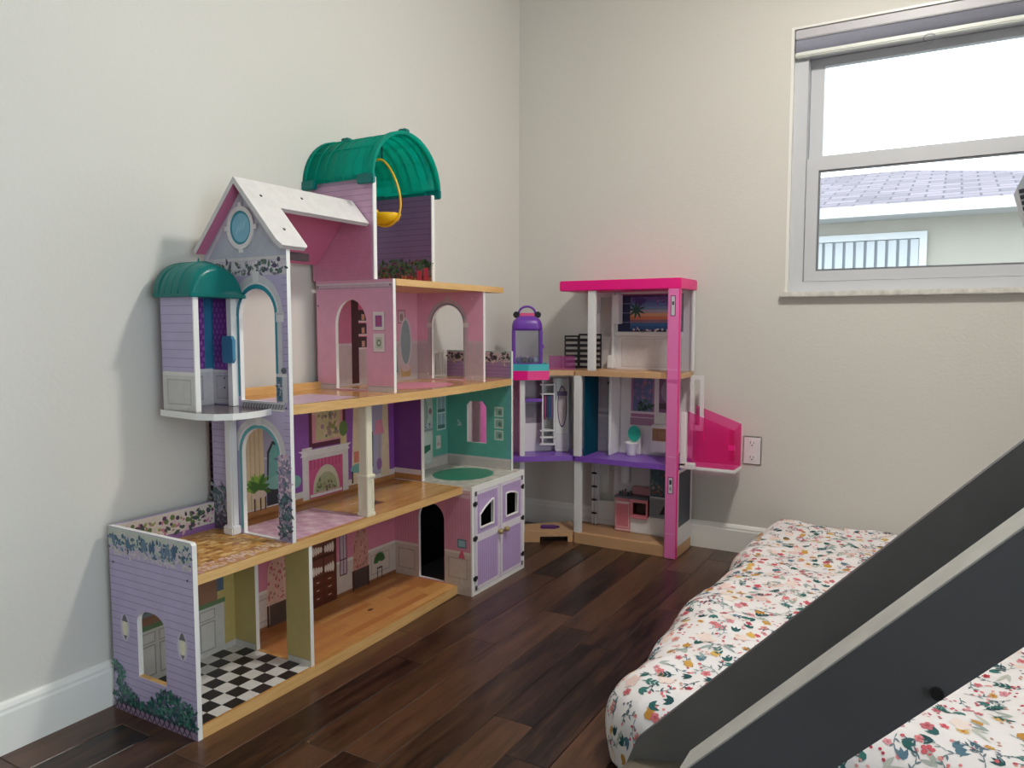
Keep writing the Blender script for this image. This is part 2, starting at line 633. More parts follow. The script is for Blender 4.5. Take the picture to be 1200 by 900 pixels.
# roller blind cassette under the head of the window
bl = thing('roller_blind', 'grey rolled-up roller blind under the head of the window', 'blind', (1.9, 0.012, 1.96))
mb = MB().bbox(WX0 + 0.010, WX1 - 0.010, -0.001, 0.028, 2.010, 2.044, mat('blind_headrail', (196, 194, 200), 0.4), 0.003)
mb.build('head_rail', bl)
mb = MB()
nb = 14
prof = [(0.012 + 0.019 * math.cos(2 * PI * k / nb), 1.985 + 0.026 * math.sin(2 * PI * k / nb)) for k in range(nb)]
vs = [(WX0 + 0.012, p[0], p[1]) for p in prof] + [(WX1 - 0.012, p[0], p[1]) for p in prof]
fs = [(k, (k + 1) % nb, nb + (k + 1) % nb, nb + k) for k in range(nb)] + [tuple(range(nb)), tuple(range(nb, 2 * nb))]
mb.add(vs, fs, mat('blind_fabric', (150, 152, 168), 0.7, var=0.03, vscale=80))
mb.build('rolled_fabric', bl, True)
mb = MB().bbox(WX0 + 0.010, WX1 - 0.010, -0.002, 0.026, 1.944, 1.962, mat('blind_bar', (226, 230, 224), 0.4), 0.004)
mb.build('bottom_bar', bl)
mb = MB().tube([(1.655 + 0.018 * math.cos(t), -0.006, 1.934 + 0.014 * math.sin(t)) for t in [2 * PI * k / 14 for k in range(14)]], 0.0028, CLEAR, 6, True)
mb.build('pull_ring', bl, True)

# ---- wall outlet
ou = thing('wall_outlet', 'white duplex wall outlet plate beside the pink balcony', 'outlet', (1.085, 0, 0.368))
mb = MB().bbox(1.049, 1.121, -0.006, 0.0, 0.368, 0.482, PLASTICW, 0.003)
mb.build('plate', ou)
for cz in (0.396, 0.454):
    mb = MB()
    pts = []
    for k in range(20):
        t = 2 * PI * k / 20
        pts.append((1.085 + 0.0165 * math.cos(t), cz + max(-0.0125, min(0.0125, 0.0165 * math.sin(t)))))
    mb.plate('y', -0.0082, -0.005, pts, [], (PLASTICW, PLASTICW, PLASTICW))
    rc = mb.build('receptacle', ou)
    a = Art()
    a.rect(1.0775, cz - 0.002, 1.0795, cz + 0.008, (40, 40, 42))
    a.rect(1.0905, cz - 0.001, 1.0925, cz + 0.007, (40, 40, 42))
    a.ell(1.085, cz - 0.007, 0.0028, 0.0028, (40, 40, 42), 10)
    a.put('slots', rc, 'y', -0.0082, -1)

# ---- ceiling lamp (above the frame)
la = thing('ceiling_lamp', 'round flush ceiling lamp with a glowing white glass dome', 'lamp', (LAMP_POS[0], LAMP_POS[1], RZ))
MB().lathe((LAMP_POS[0], LAMP_POS[1], 0), [(0.0, RZ - 0.001), (0.15, RZ - 0.001), (0.15, RZ - 0.03), (0.135, RZ - 0.04), (0.0, RZ - 0.04)], PLASTICW, 28).build('base', la, True)
LAMPM = emit_mat('lamp_glow', (255, 250, 240), LAMP_STRENGTH)
MB().lathe((LAMP_POS[0], LAMP_POS[1], 0), [(0.115, RZ - 0.041), (0.115, RZ - 0.055), (0.10, RZ - 0.082), (0.06, RZ - 0.102), (0.0, RZ - 0.108)], LAMPM, 28).build('dome', la, True)

# ---- neighbour's house outside
gm = mat('concrete_yard', (128, 126, 122), 0.9, var=0.1, vscale=3)
struct(MB().box(-8, 14, 0.2, 14, -0.25, -0.15, gm).build('ground'))
nbh = thing('neighbour_house', 'pale stucco house with a grey shingled hip roof outside the window', 'house', (1.0, 6.0, -0.15))
SH = mat('roof_shingle', (176, 164, 168), 0.9, var=0.2, vscale=9)
nt = SH.node_tree
br = nt.nodes.new('ShaderNodeTexBrick')
br.inputs['Scale'].default_value = 1.0
br.inputs['Brick Width'].default_value = 0.33
br.inputs['Row Height'].default_value = 0.2
br.inputs['Mortar Size'].default_value = 0.012
br.inputs['Color1'].default_value = lin((118, 108, 116))
br.inputs['Color2'].default_value = lin((92, 84, 92))
br.inputs['Mortar'].default_value = lin((62, 56, 66))
tcn = [n for n in nt.nodes if n.type == 'TEX_COORD'][0]
nt.links.new(tcn.outputs['Object'], br.inputs['Vector'])
nt.links.new(br.outputs['Color'], nt.nodes['Principled BSDF'].inputs['Base Color'])
STUC = mat('stucco', (152, 148, 138), 0.9, bump=0.4, bscale=60, var=0.03, vscale=3)
FASC = mat('fascia_paint', (184, 186, 188), 0.6)
MB().box(-6, 4.1, 6.0, 12.0, -0.15, 2.07, STUC).build('wall', nbh)
mb = MB()
ez = 2.155
rid = [(-3.0, 9.0, 3.10), (1.126, 9.0, 3.10)]
ev = [(-6.4, 5.6, ez), (4.526, 5.6, ez), (4.526, 12.4, ez), (-6.4, 12.4, ez)]
vs = ev + rid + [(p[0], p[1], p[2] - 0.04) for p in ev]
mb.add(vs, [(0, 1, 5, 4), (1, 2, 5), (2, 3, 4, 5), (3, 0, 4), (6, 7, 8, 9)], SH)
mb.build('roof', nbh)
mb = MB()
mb.box(-6.4, 4.526, 5.56, 5.6, 2.05, 2.16, FASC)
mb.box(4.526, 4.56, 5.56, 12.4, 2.05, 2.16, FASC)
mb.build('fascia', nbh)
MB().box(-6.38, 4.52, 5.6, 6.0, 2.05, 2.065, FASC).build('soffit', nbh)
mb = MB()
mb.plate('y', 5.95, 6.02, rectp(-0.4, 1.0, 1.52, 1.91), [rectp(-0.33, 1.07, 1.45, 1.84)], (FASC, FASC, FASC))
wn = mb.build('window', nbh)
MB().box(-0.33, 1.45, 5.985, 5.995, 1.07, 1.84, mat('shade_white', (140, 146, 152), 0.5)).build('pane', wn)
SLT = mat('slat_white', (168, 172, 176), 0.6)
xs = -0.31
while xs < 1.42:
    MB().box(xs, xs + 0.075, 5.955, 5.972, 1.08, 1.83, SLT).build('blind_slat', wn)
    xs += 0.105

# ================================================================== THE WOODEN DOLLHOUSE (against the left wall)
H = thing('dollhouse', 'tall lilac and pink wooden dollhouse with teal barrel roof standing against left wall', 'dollhouse', (0.18, -1.35, 0))
XR, XI, XF = 0.029, 0.041, 0.335
Y0, Y1 = -2.05, -0.638
IVY = [(58, 92, 96), (86, 120, 112), (120, 104, 150), (176, 150, 176), (214, 204, 196), (70, 78, 110), (140, 156, 140)]
IVYB = [(52, 88, 120), (70, 110, 140), (96, 124, 150), (176, 182, 176), (198, 184, 196), (60, 96, 104)]
SHRUB = [(40, 92, 84), (58, 116, 104), (30, 70, 76), (84, 140, 120), (96, 92, 120)]
GARDEN = [(40, 78, 52), (62, 104, 66), (28, 56, 44), (96, 120, 84), (120, 60, 80)]

def siding_lines(a, x0, x1, z0, z1, step=0.0172, holes=(), col=(146, 134, 172)):
    a.hlines(x0, x1, z0, z1, step, col, 0.0018, holes)

# ---- left end panel with an arched window
mb = MB().plate('y', Y0, Y0 + 0.012, [(XR, 0), (XF, 0), (XF, 0.446), (XF - 0.006, 0.452), (XR, 0.452)], [arch(0.128, 0.23, 0.101, 0.237, 0.266, 10)], (LILAC, OLIVE, WHITE))
p = mb.build('end_panel', H)
a = Art()
siding_lines(a, XR, XF, 0.02, 0.392, holes=[(0.126, 0.232, 0.098, 0.268)])
a.rect(XR, 0.408, XF - 0.003, 0.45, (190, 196, 186))
a.scatter(XR + 0.006, 0.388, XF - 0.006, 0.402, 150, [(206, 196, 204), (188, 180, 196), (214, 208, 196)], 0.006, RNG, 0.4)
a.scatter(XR + 0.006, 0.396, XF - 0.006, 0.436, 190, IVYB, 0.0085, RNG, 0.7)
rr = random.Random(3)
for k in range(16):
    bx = rr.uniform(XR + 0.01, XF - 0.02)
    a.leaf(bx, 0.405, 0.036 * rr.uniform(0.6, 1.1), 0.012, PI / 2 + rr.uniform(-0.2, 0.2), rr.choice(IVYB[:3]))
for lx, lz in ((0.081, 0.212), (0.292, 0.21)):
    a.ell(lx, lz, 0.019, 0.034, (196, 190, 208), 18)
    a.ell(lx, lz, 0.015, 0.028, (206, 202, 212), 18)
    a.ell(lx, lz - 0.002, 0.0105, 0.019, (228, 222, 196), 14)
    a.poly([(lx - 0.012, lz + 0.014), (lx + 0.012, lz + 0.014), (lx + 0.006, lz + 0.026), (lx, lz + 0.033), (lx - 0.006, lz + 0.026)], (96, 92, 104))
    a.poly([(lx - 0.007, lz - 0.02), (lx, lz - 0.031), (lx + 0.007, lz - 0.02)], (110, 106, 112))
for k in range(760):
    bx = RNG.uniform(XR + 0.004, XF - 0.006)
    hmax = 0.062 + 0.03 * math.sin(bx * 31 + 0.4) + (0.03 if bx < 0.07 or bx > 0.30 else 0.0)
    a.leaf(bx, RNG.uniform(0.012, max(0.03, hmax)), 0.016, 0.0075, RNG.uniform(0, 2 * PI), RNG.choice(SHRUB))
a.rect(XR, 0.001, XF - 0.003, 0.018, (150, 124, 150))
k = XR
while k < XF - 0.02:
    a.poly([(k, 0.002), (k + 0.004, 0.002), (k + 0.019, 0.026), (k + 0.015, 0.026)], (44, 40, 56))
    a.poly([(k + 0.015, 0.002), (k + 0.019, 0.002), (k + 0.004, 0.026), (k, 0.026)], (44, 40, 56))
    k += 0.018
for sx, sz in ((0.045, 0.366), (0.318, 0.366)):
    a.ell(sx, sz, 0.003, 0.003, (54, 52, 66), 10)
a.put('siding_print', p, 'y', Y0, -1)
# window reveal sill of the end panel
MB().box(0.128, 0.23, Y0 + 0.001, Y0 + 0.011, 0.101, 0.1035, HONEYEDGE).build('window_sill', p)

# ---- back panels
mb = MB()
mb.box(XR, XI, Y0 + 0.012, -1.757, 0.0, 0.452, LILAC)
bk1 = mb.build('back_panel', H)
a = Art()
a.rect(-2.038, 0.378, -1.757, 0.394, (150, 110, 170))
a.rect(-2.038, 0.394, -1.757, 0.451, (214, 206, 200))
a.hlines(-2.038, -1.757, 0.381, 0.393, 0.0055, (128, 90, 150), 0.0012)
a.scatter(-2.02, 0.396, -1.76, 0.438, 130, [(196, 120, 160), (220, 180, 196), (226, 214, 210), (146, 130, 120), (150, 160, 90)], 0.008, RNG, 0.4)
a.scatter(-2.02, 0.40, -1.76, 0.438, 60, [(70, 60, 84), (88, 60, 96), (96, 120, 70), (70, 84, 84)], 0.011, RNG, 0.3)
# kitchen wall
a.rect(-2.038, 0.03, -1.757, 0.355, (196, 178, 114))
a.rect(-2.03, 0.175, -1.757, 0.26, (150, 112, 92))
a.rect(-2.03, 0.165, -1.757, 0.178, (104, 134, 96))
a.rect(-2.0, 0.2, -1.86, 0.33, (132, 150, 150))
a.rect(-1.99, 0.21, -1.87, 0.32, (104, 128, 142))
a.rect(-2.03, 0.03, -1.757, 0.165, (206, 204, 200))
for yy in (-2.0, -1.94, -1.88, -1.82):
    a.frame(yy + 0.004, 0.045, yy + 0.054, 0.125, 0.004, (170, 168, 168), (212, 210, 206))
    a.frame(yy + 0.004, 0.13, yy + 0.054, 0.158, 0.003, (170, 168, 168), (212, 210, 206))
a.put('kitchen_print', bk1, 'x', XI, 1)
mb = MB()
mb.box(XR, XI, -1.757, -0.65, 0.0, 0.705, ROSE)
bk2 = mb.build('back_panel', H)
a = Art()
# kitchen corner left of the doorway
a.rect(-1.757, 0.03, -1.70, 0.355, (196, 178, 114))
a.rect(-1.757, 0.20, -1.735, 0.30, (96, 118, 142))
a.rect(-1.757, 0.165, -1.732, 0.178, (104, 134, 96))
a.rect(-1.757, 0.03, -1.736, 0.165, (206, 204, 200))
a.rect(-1.736, 0.03, -1.70, 0.045, (200, 198, 196))
# dining room
a.rect(-1.688, 0.03, -0.985, 0.355, (212, 134, 160))
k = -1.68
while k < -0.99:
    a.rect(k, 0.15, k + 0.001, 0.355, (196, 116, 144))
    k += 0.012
a.rect(-1.688, 0.03, -0.985, 0.150, (206, 196, 188))
a.rect(-1.688, 0.142, -0.985, 0.152, (226, 220, 212))
for yy in (-1.66, -1.48, -1.12):
    a.frame(yy, 0.058, yy + 0.10, 0.128, 0.004, (178, 168, 162), (210, 200, 192))
a.rect(-1.688, 0.03, -0.985, 0.043, (150, 100, 66))
# slip-covered chair seen through the doorway
a.poly([(-1.585, 0.10), (-1.505, 0.10), (-1.505, 0.215), (-1.52, 0.238), (-1.56, 0.238), (-1.578, 0.215)], (222, 188, 176))
a.scatter(-1.578, 0.108, -1.51, 0.225, 46, [(190, 96, 110), (206, 130, 130), (176, 120, 110)], 0.0075, RNG, 0.3)
a.rect(-1.575, 0.035, -1.505, 0.10, (84, 72, 70))
for yy in (-1.585, -1.512):
    a.rect(yy, 0.035, yy + 0.008, 0.10, (74, 44, 36))
# china hutch
a.rect(-1.41, 0.03, -1.29, 0.34, (92, 42, 34))
a.rect(-1.405, 0.125, -1.30, 0.32, (70, 34, 30))
for zz in (0.13, 0.195, 0.26):
    a.rect(-1.40, zz, -1.352, zz + 0.055, (112, 66, 56))
    a.rect(-1.347, zz, -1.302, zz + 0.055, (112, 66, 56))
    for q in range(4):
        a.ell(-1.393 + q * 0.011, zz + 0.018, 0.006, 0.016 - 0.002 * q, (226, 216, 206), 10)
        a.ell(-1.34 + q * 0.011, zz + 0.016, 0.006, 0.012 + 0.002 * q, (226, 216, 206), 10)
for zz in (0.045, 0.072, 0.098):
    a.frame(-1.402, zz, -1.352, zz + 0.022, 0.0015, (60, 26, 22), (104, 48, 38))
    a.frame(-1.348, zz, -1.30, zz + 0.022, 0.0015, (60, 26, 22), (104, 48, 38))
    a.rect(-1.382, zz + 0.01, -1.370, zz + 0.013, (214, 200, 170))
    a.rect(-1.33, zz + 0.01, -1.316, zz + 0.013, (214, 200, 170))
# dark window frame, tapestry chair, plant
a.frame(-1.276, 0.10, -1.24, 0.30, 0.004, (88, 40, 60), (186, 170, 186))
a.rect(-1.276, 0.152, -1.24, 0.156, (88, 40, 60))
a.rect(-1.259, 0.10, -1.256, 0.30, (88, 40, 60))
a.poly([(-1.212, 0.10), (-1.134, 0.10), (-1.134, 0.205), (-1.15, 0.24), (-1.19, 0.24), (-1.208, 0.205)], (198, 148, 140))
a.scatter(-1.205, 0.105, -1.14, 0.232, 50, [(178, 92, 100), (214, 160, 150), (160, 110, 96)], 0.0075, RNG, 0.3)
a.rect(-1.212, 0.035, -1.134, 0.10, (78, 66, 66))
a.rect(-1.216, 0.03, -1.207, 0.10, (74, 40, 36))
a.rect(-1.139, 0.03, -1.130, 0.10, (74, 40, 36))
a.ell(-1.168, 0.262, 0.036, 0.024, (142, 148, 176), 14)
for q in range(16):
    a.leaf(-1.075, 0.10, 0.034, 0.012, PI * q / 15.0 + 0.05, [(40, 84, 46), (62, 112, 60)][q % 2])
a.rect(-1.088, 0.035, -1.084, 0.075, (70, 44, 36))
a.rect(-1.064, 0.035, -1.060, 0.075, (70, 44, 36))
a.rect(-1.088, 0.072, -1.060, 0.078, (70, 44, 36))
a.ell(-1.105, 0.30, 0.012, 0.04, (150, 110, 130), 12)
a.put('dining_room_print', bk2, 'x', XI, 1)
# living room
a = Art()
a.rect(-1.745, 0.378, -0.985, 0.705, (146, 84, 176))
a.rect(-1.745, 0.378, -0.985, 0.396, (186, 132, 84))
a.rect(-1.745, 0.396, -0.985, 0.416, (224, 218, 216))
# curtains and window behind the arch
a.rect(-1.70, 0.41, -1.50, 0.69, (170, 170, 196))
a.rect(-1.66, 0.54, -1.50, 0.545, (206, 206, 216))
a.poly([(-1.69, 0.40), (-1.58, 0.40), (-1.585, 0.70), (-1.65, 0.70)], (222, 206, 168))
for q in range(5):
    a.rect(-1.665 + q * 0.016, 0.40, -1.661 + q * 0.016, 0.69, (200, 182, 142))
a.poly([(-1.52, 0.41), (-1.475, 0.41), (-1.48, 0.70), (-1.50, 0.70)], (222, 206, 168))
a.rect(-1.52, 0.66, -1.44, 0.668, (52, 34, 50))
a.ell(-1.445, 0.664, 0.009, 0.008, (52, 34, 50), 10)
# teal armchair with dark carved frame
a.poly([(-1.575, 0.40), (-1.57, 0.56), (-1.55, 0.59), (-1.52, 0.58), (-1.51, 0.52), (-1.51, 0.40)], (46, 52, 62))
a.poly([(-1.567, 0.47), (-1.562, 0.555), (-1.547, 0.58), (-1.524, 0.57), (-1.518, 0.52), (-1.518, 0.47)], (112, 176, 170))
a.ell(-1.525, 0.465, 0.052, 0.022, (128, 186, 178), 16)
a.ell(-1.46, 0.452, 0.022, 0.02, (128, 186, 178), 16)
a.rect(-1.472, 0.40, -1.462, 0.45, (46, 44, 50))
for q in range(40):
    t = RNG.uniform(-0.3, PI + 0.3)
    a.leaf(-1.605, 0.455, 0.05 * RNG.uniform(0.5, 1.1), 0.016, t, RNG.choice([(96, 150, 52), (136, 184, 74), (62, 116, 46)]))
a.ell(-1.60, 0.438, 0.024, 0.014, (222, 206, 190), 12)
for yy in (-1.622, -1.60, -1.582):
    a.rect(yy, 0.392, yy + 0.005, 0.43, (84, 50, 42))
# fireplace
a.rect(-1.432, 0.385, -1.226, 0.522, (226, 222, 224))
a.poly([(-1.44, 0.522), (-1.218, 0.522), (-1.226, 0.532), (-1.21, 0.541), (-1.448, 0.541), (-1.432, 0.532)], (236, 234, 236))
a.rect(-1.405, 0.385, -1.253, 0.508, (210, 96, 150))
for q in range(9):
    a.rect(-1.40 + q * 0.016, 0.478, -1.392 + q * 0.016, 0.508, (192, 76, 130))
a.ell(-1.329, 0.40, 0.06, 0.085, (206, 206, 184), 18, 0, PI)
a.ell(-1.329, 0.402, 0.05, 0.06, (170, 176, 140), 18, 0, PI)
a.scatter(-1.37, 0.405, -1.288, 0.432, 30, [(96, 116, 84), (150, 150, 110), (120, 100, 84)], 0.008, RNG, 0.4)
a.rect(-1.40, 0.389, -1.258, 0.398, (236, 232, 232))
# picture over the mantel
a.rect(-1.402, 0.545, -1.236, 0.704, (92, 30, 62))
a.rect(-1.388, 0.560, -1.250, 0.704, (226, 156, 176))
a.poly([(-1.372, 0.566), (-1.264, 0.566), (-1.258, 0.704), (-1.368, 0.704)], (206, 198, 150))
a.scatter(-1.36, 0.575, -1.268, 0.695, 40, [(150, 150, 96), (170, 140, 140), (120, 130, 110), (222, 200, 180)], 0.016, RNG, 0.3)
a.rect(-1.432, 0.541, -1.39, 0.549, (232, 226, 228))
a.rect(-1.262, 0.541, -1.232, 0.572, (216, 200, 150))
a.ell(-1.247, 0.592, 0.02, 0.026, (104, 140, 70), 12)
# right window with curtains, teal chair, lamp
a.rect(-1.17, 0.41, -1.035, 0.69, (176, 176, 204))
a.poly([(-1.212, 0.40), (-1.15, 0.40), (-1.165, 0.705), (-1.195, 0.705)], (224, 208, 176))
a.poly([(-1.06, 0.40), (-1.012, 0.40), (-1.02, 0.705), (-1.045, 0.705)], (224, 208, 176))
a.rect(-1.198, 0.468, -1.165, 0.506, (214, 130, 110))
a.poly([(-1.165, 0.44), (-1.16, 0.545), (-1.13, 0.585), (-1.10, 0.56), (-1.10, 0.44)], (44, 50, 60))
a.poly([(-1.157, 0.45), (-1.152, 0.54), (-1.13, 0.572), (-1.108, 0.55), (-1.108, 0.45)], (112, 170, 168))
a.ell(-1.18, 0.448, 0.036, 0.016, (116, 178, 172), 14)
a.rect(-1.21, 0.40, -1.203, 0.44, (44, 40, 46))
a.poly([(-1.095, 0.55), (-1.04, 0.55), (-1.052, 0.60), (-1.083, 0.60)], (224, 150, 176))
a.rect(-1.07, 0.45, -1.065, 0.55, (180, 160, 150))
a.ell(-1.068, 0.445, 0.014, 0.022, (150, 110, 170), 12)
a.put('living_room_print', bk2, 'x', XI, 1)
# bathroom
a = Art()
a.rect(-0.973, 0.38, -0.65, 0.705, (102, 178, 162))
a.rect(-0.973, 0.38, -0.65, 0.42, (214, 206, 200))
a.rect(-0.973, 0.414, -0.65, 0.42, (196, 184, 190))
a.rect(-0.90, 0.395, -0.75, 0.69, (196, 206, 200))
a.ell(-0.812, 0.60, 0.03, 0.06, (120, 140, 136), 18)
a.ell(-0.812, 0.60, 0.026, 0.055, (166, 184, 180), 18)
a.rect(-0.90, 0.525, -0.75, 0.535, (150, 160, 170))
a.scatter(-0.86, 0.535, -0.76, 0.553, 20, [(120, 120, 160), (176, 176, 196), (80, 100, 120)], 0.008, RNG, 0.2)
a.rect(-0.895, 0.40, -0.755, 0.52, (216, 222, 216))
a.poly([(-0.85, 0.468), (-0.765, 0.472), (-0.765, 0.452), (-0.80, 0.44), (-0.85, 0.448)], (54, 120, 100))
a.ell(-0.765, 0.60, 0.01, 0.012, (150, 110, 130), 10)
a.frame(-0.722, 0.52, -0.662, 0.655, 0.005, (210, 226, 220), (150, 178, 190))
a.rect(-0.722, 0.584, -0.662, 0.589, (210, 226, 220))
a.rect(-0.694, 0.52, -0.690, 0.655, (210, 226, 220))
a.rect(-0.716, 0.525, -0.668, 0.54, (84, 120, 120))
a.rect(-0.716, 0.59, -0.668, 0.602, (84, 120, 120))
a.rect(-0.728, 0.448, -0.697, 0.50, (222, 214, 210))
a.rect(-0.722, 0.46, -0.703, 0.472, (206, 170, 170))
a.put('bathroom_print', bk2, 'x', XI, 1)

# ---- floors
def board(name, z0, z1, outline, top=HONEY, edge=HONEYEDGE, under=None):
    mb = MB()
    mb.plate('z', z0, z1, outline, [], (under or edge, top, edge))
    return mb.build(name, H)

def bow(y0, y1, f, n=14):
    pts = [(XI, y0)]
    for k in range(n + 1):
        yy = y0 + (y1 - y0) * k / n
        pts.append((f(k / n), yy))
    pts.append((XI, y1))
    return pts

f0 = board('floor_board', 0.0, 0.03, bow(-2.038, -0.985, lambda t: 0.334 + 0.045 * t * (1 - t) - 0.022 * t))
a = Art()
for ix in range(7):
    for iy in range(8):
        x0, y0 = XI + ix * 0.042, -2.036 + iy * 0.042
        a.rect(x0, y0, min(x0 + 0.042, 0.3285), y0 + 0.042, (226, 224, 222) if (ix + iy) % 2 else (38, 36, 38))
a.put('checker_tile_print', f0, 'z', 0.03, 1)
a = Art()
rr = random.Random(11)
xx = XI
while xx < 0.30:
    y = -1.685
    while y < -1.0:
        l = rr.uniform(0.1, 0.3)
        c = rr.choice([(206, 146, 84), (222, 168, 104), (190, 122, 66), (214, 156, 92), (198, 134, 80)])
        a.rect(xx, y, min(xx + 0.027, 0.318), min(y + l, -0.99), c)
        y += l
    xx += 0.027
a.ell(0.20, -1.31, 0.007, 0.012, (84, 30, 24), 12)
a.put('plank_print', f0, 'z', 0.03, 1)

f1 = board('floor_board', 0.355, 0.378, bow(-2.038, -0.985, lambda t: 0.335))
a = Art()
a.rect(XI, -2.036, 0.333, -1.752, (206, 152, 82))
rr = random.Random(5)
for k in range(420):
    bx, by = rr.uniform(XI, 0.315), rr.uniform(-2.03, -1.765)
    a.rect(bx, by, bx + rr.uniform(0.008, 0.018), by + rr.uniform(0.012, 0.028), rr.choice([(216, 164, 92), (190, 134, 64), (226, 182, 112), (168, 112, 52), (204, 146, 76), (232, 194, 130)]))
a.scatter(0.285, -2.035, 0.328, -1.76, 170, [(222, 186, 176), (214, 160, 160), (236, 206, 190), (196, 140, 110), (230, 200, 180)], 0.009, rr, 0.3)
a.put('mosaic_print', f1, 'z', 0.378, 1)
a = Art()
a.rect(0.105, -1.742, 0.318, -1.455, (222, 184, 204))
rr = random.Random(9)
for ix in range(6):
    for iy in range(9):
        cx, cy = 0.122 + ix * 0.036, -1.727 + iy * 0.032 + (0.016 if ix % 2 else 0)
        if cy < -1.46:
            a.ell(cx, cy, 0.016, 0.012, [(206, 160, 186), (234, 208, 220), (212, 170, 194)][(ix + iy) % 3], 8)
a.poly([(0.18, -1.345), (0.24, -1.355), (0.245, -1.29), (0.185, -1.28)], (104, 66, 46))
a.rect(0.176, -1.372, 0.181, -1.28, (226, 206, 180))
a.rect(XI, -1.742, 0.10, -0.99, (196, 140, 80))
a.rect(XI, -1.742, 0.064, -0.99, (178, 120, 66))
put_split(a, 'rug_print', f1, 'z', 0.378, 1)

f2 = board('floor_board', 0.705, 0.730, bow(-1.745, -0.65, lambda t: 0.335 + 0.14 * t * (1 - t)))
a = Art()
a.rect(0.15, -1.73, 0.335, -1.50, (214, 190, 204))
a.rect(0.16, -1.72, 0.33, -1.51, (206, 178, 200))
a.ell(0.22, -1.10, 0.115, 0.16, (222, 130, 160), 26)
a.ell(0.22, -1.10, 0.10, 0.14, (230, 148, 172), 26)
put_split(a, 'rug_print', f2, 'z', 0.730, 1)
board('roof_terrace_board', 1.047, 1.067, rectp(XI, -1.3328, 0.338, -0.712))
# wooden skirting along the open back of the upper floor
MB().box(XR, XI, -1.745, -1.345, 0.705, 0.752, HONEYEDGE).build('back_rail', H)

# ---- kitchen partition with a doorway
mb = MB().plate('y', -1.70, -1.688, [(XI, 0.03), (0.126, 0.03), (0.126, 0.322), (0.245, 0.322), (0.245, 0.03), (0.332, 0.03), (0.332, 0.355), (XI, 0.355)], [], (OLIVE, ROSE, WHITE))
p = mb.build('kitchen_partition', H)
a = Art()
a.rect(XI, 0.03, 0.124, 0.047, (212, 208, 202))
a.rect(0.247, 0.03, 0.330, 0.047, (212, 208, 202))
a.rect(XI, 0.046, 0.124, 0.048, (170, 166, 160))
a.rect(0.247, 0.046, 0.330, 0.048, (170, 166, 160))
put_split(a, 'baseboard_print', p, 'y', -1.70, -1)

# ---- gable wall between terrace and living room
gab = [(XR, 0.378), (XF, 0.378), (XF, 1.118), (0.182, 1.28), (XR, 1.112)]
lowA = arch(0.157, 0.288, 0.381, 0.60, 0.664, 14)
upA = arch(0.160, 0.290, 0.735, 0.955, 1.022, 14)
mb = MB().plate('y', -1.757, -1.745, gab, [lowA, upA], (LILAC, PINK, WHITE))
G = mb.build('gable_wall', H)
a = Art()
siding_lines(a, XR, XF, 0.392, 1.055, 0.0172, holes=[(0.13, 0.315, 0.381, 0.70), (0.13, 0.318, 0.70, 1.055)], col=(150, 136, 176))
# gable triangle in blue grey with pale border
a.poly([(XR + 0.004, 1.098), (XF - 0.003, 1.098), (XF - 0.003, 1.116), (0.182, 1.276), (XR + 0.004, 1.112)], (176, 180, 196))
a.poly([(XR + 0.004, 1.100), (XR + 0.016, 1.100), (0.182, 1.264), (0.182, 1.277)], (206, 200, 208))
a.rect(XR + 0.004, 1.094, XF - 0.002, 1.102, (206, 202, 204))
# flower frieze
a.rect(XR + 0.004, 1.056, XF - 0.002, 1.092, (204, 200, 206))
a.scatter(XR + 0.01, 1.058, XF - 0.008, 1.092, 150, [(206, 190, 206), (226, 218, 216), (150, 140, 164), (120, 110, 140), (110, 126, 118)], 0.0075, RNG, 0.4)
a.scatter(XR + 0.01, 1.06, XF - 0.008, 1.095, 46, [(58, 78, 84), (74, 66, 96), (84, 104, 96)], 0.011, RNG, 0.7)
# upper arch surround: grey stone outside, teal inside
a.band(0.225, 0.955, 0.080, 0.082, 0.094, 0.103, (202, 200, 206), 0, PI, 16)
a.band(0.225, 0.955, 0.074, 0.078, 0.081, 0.084, (222, 220, 224), 0, PI, 16)
a.band(0.225, 0.955, 0.066, 0.068, 0.075, 0.079, (40, 142, 160), 0, PI, 16)
a.rect(0.291, 0.745, 0.299, 0.955, (40, 142, 160))
a.rect(0.152, 0.745, 0.159, 0.955, (40, 142, 160))
a.rect(0.299, 0.735, 0.315, 0.950, (206, 204, 208))
a.rect(0.295, 0.938, 0.322, 0.962, (222, 220, 222))
a.rect(0.293, 0.955, 0.324, 0.961, (196, 194, 200))
a.poly([(0.216, 1.036), (0.234, 1.036), (0.238, 1.066), (0.212, 1.066)], (222, 220, 222))
# urn and grille at the right of the upper arch
a.rect(0.292, 0.738, 0.312, 0.80, (96, 124, 140))
a.scatter(0.293, 0.745, 0.311, 0.80, 26, IVYB, 0.006, RNG, 0.5)
a.rect(0.291, 0.80, 0.330, 0.808, (224, 222, 222))
a.ell(0.318, 0.816, 0.010, 0.008, (96, 100, 104), 10)
a.rect(0.312, 0.735, 0.330, 0.80, (208, 206, 212))
# little balcony rail under the upper opening
a.rect(0.16, 0.712, 0.318, 0.7335, (176, 174, 178))
a.hlines(0.16, 0.318, 0.713, 0.7335, 0.018, (226, 224, 224), 0.003)
k = 0.163
while k < 0.312:
    a.poly([(k, 0.717), (k + 0.004, 0.717), (k + 0.010, 0.729), (k + 0.006, 0.729)], (110, 110, 114))
    k += 0.010
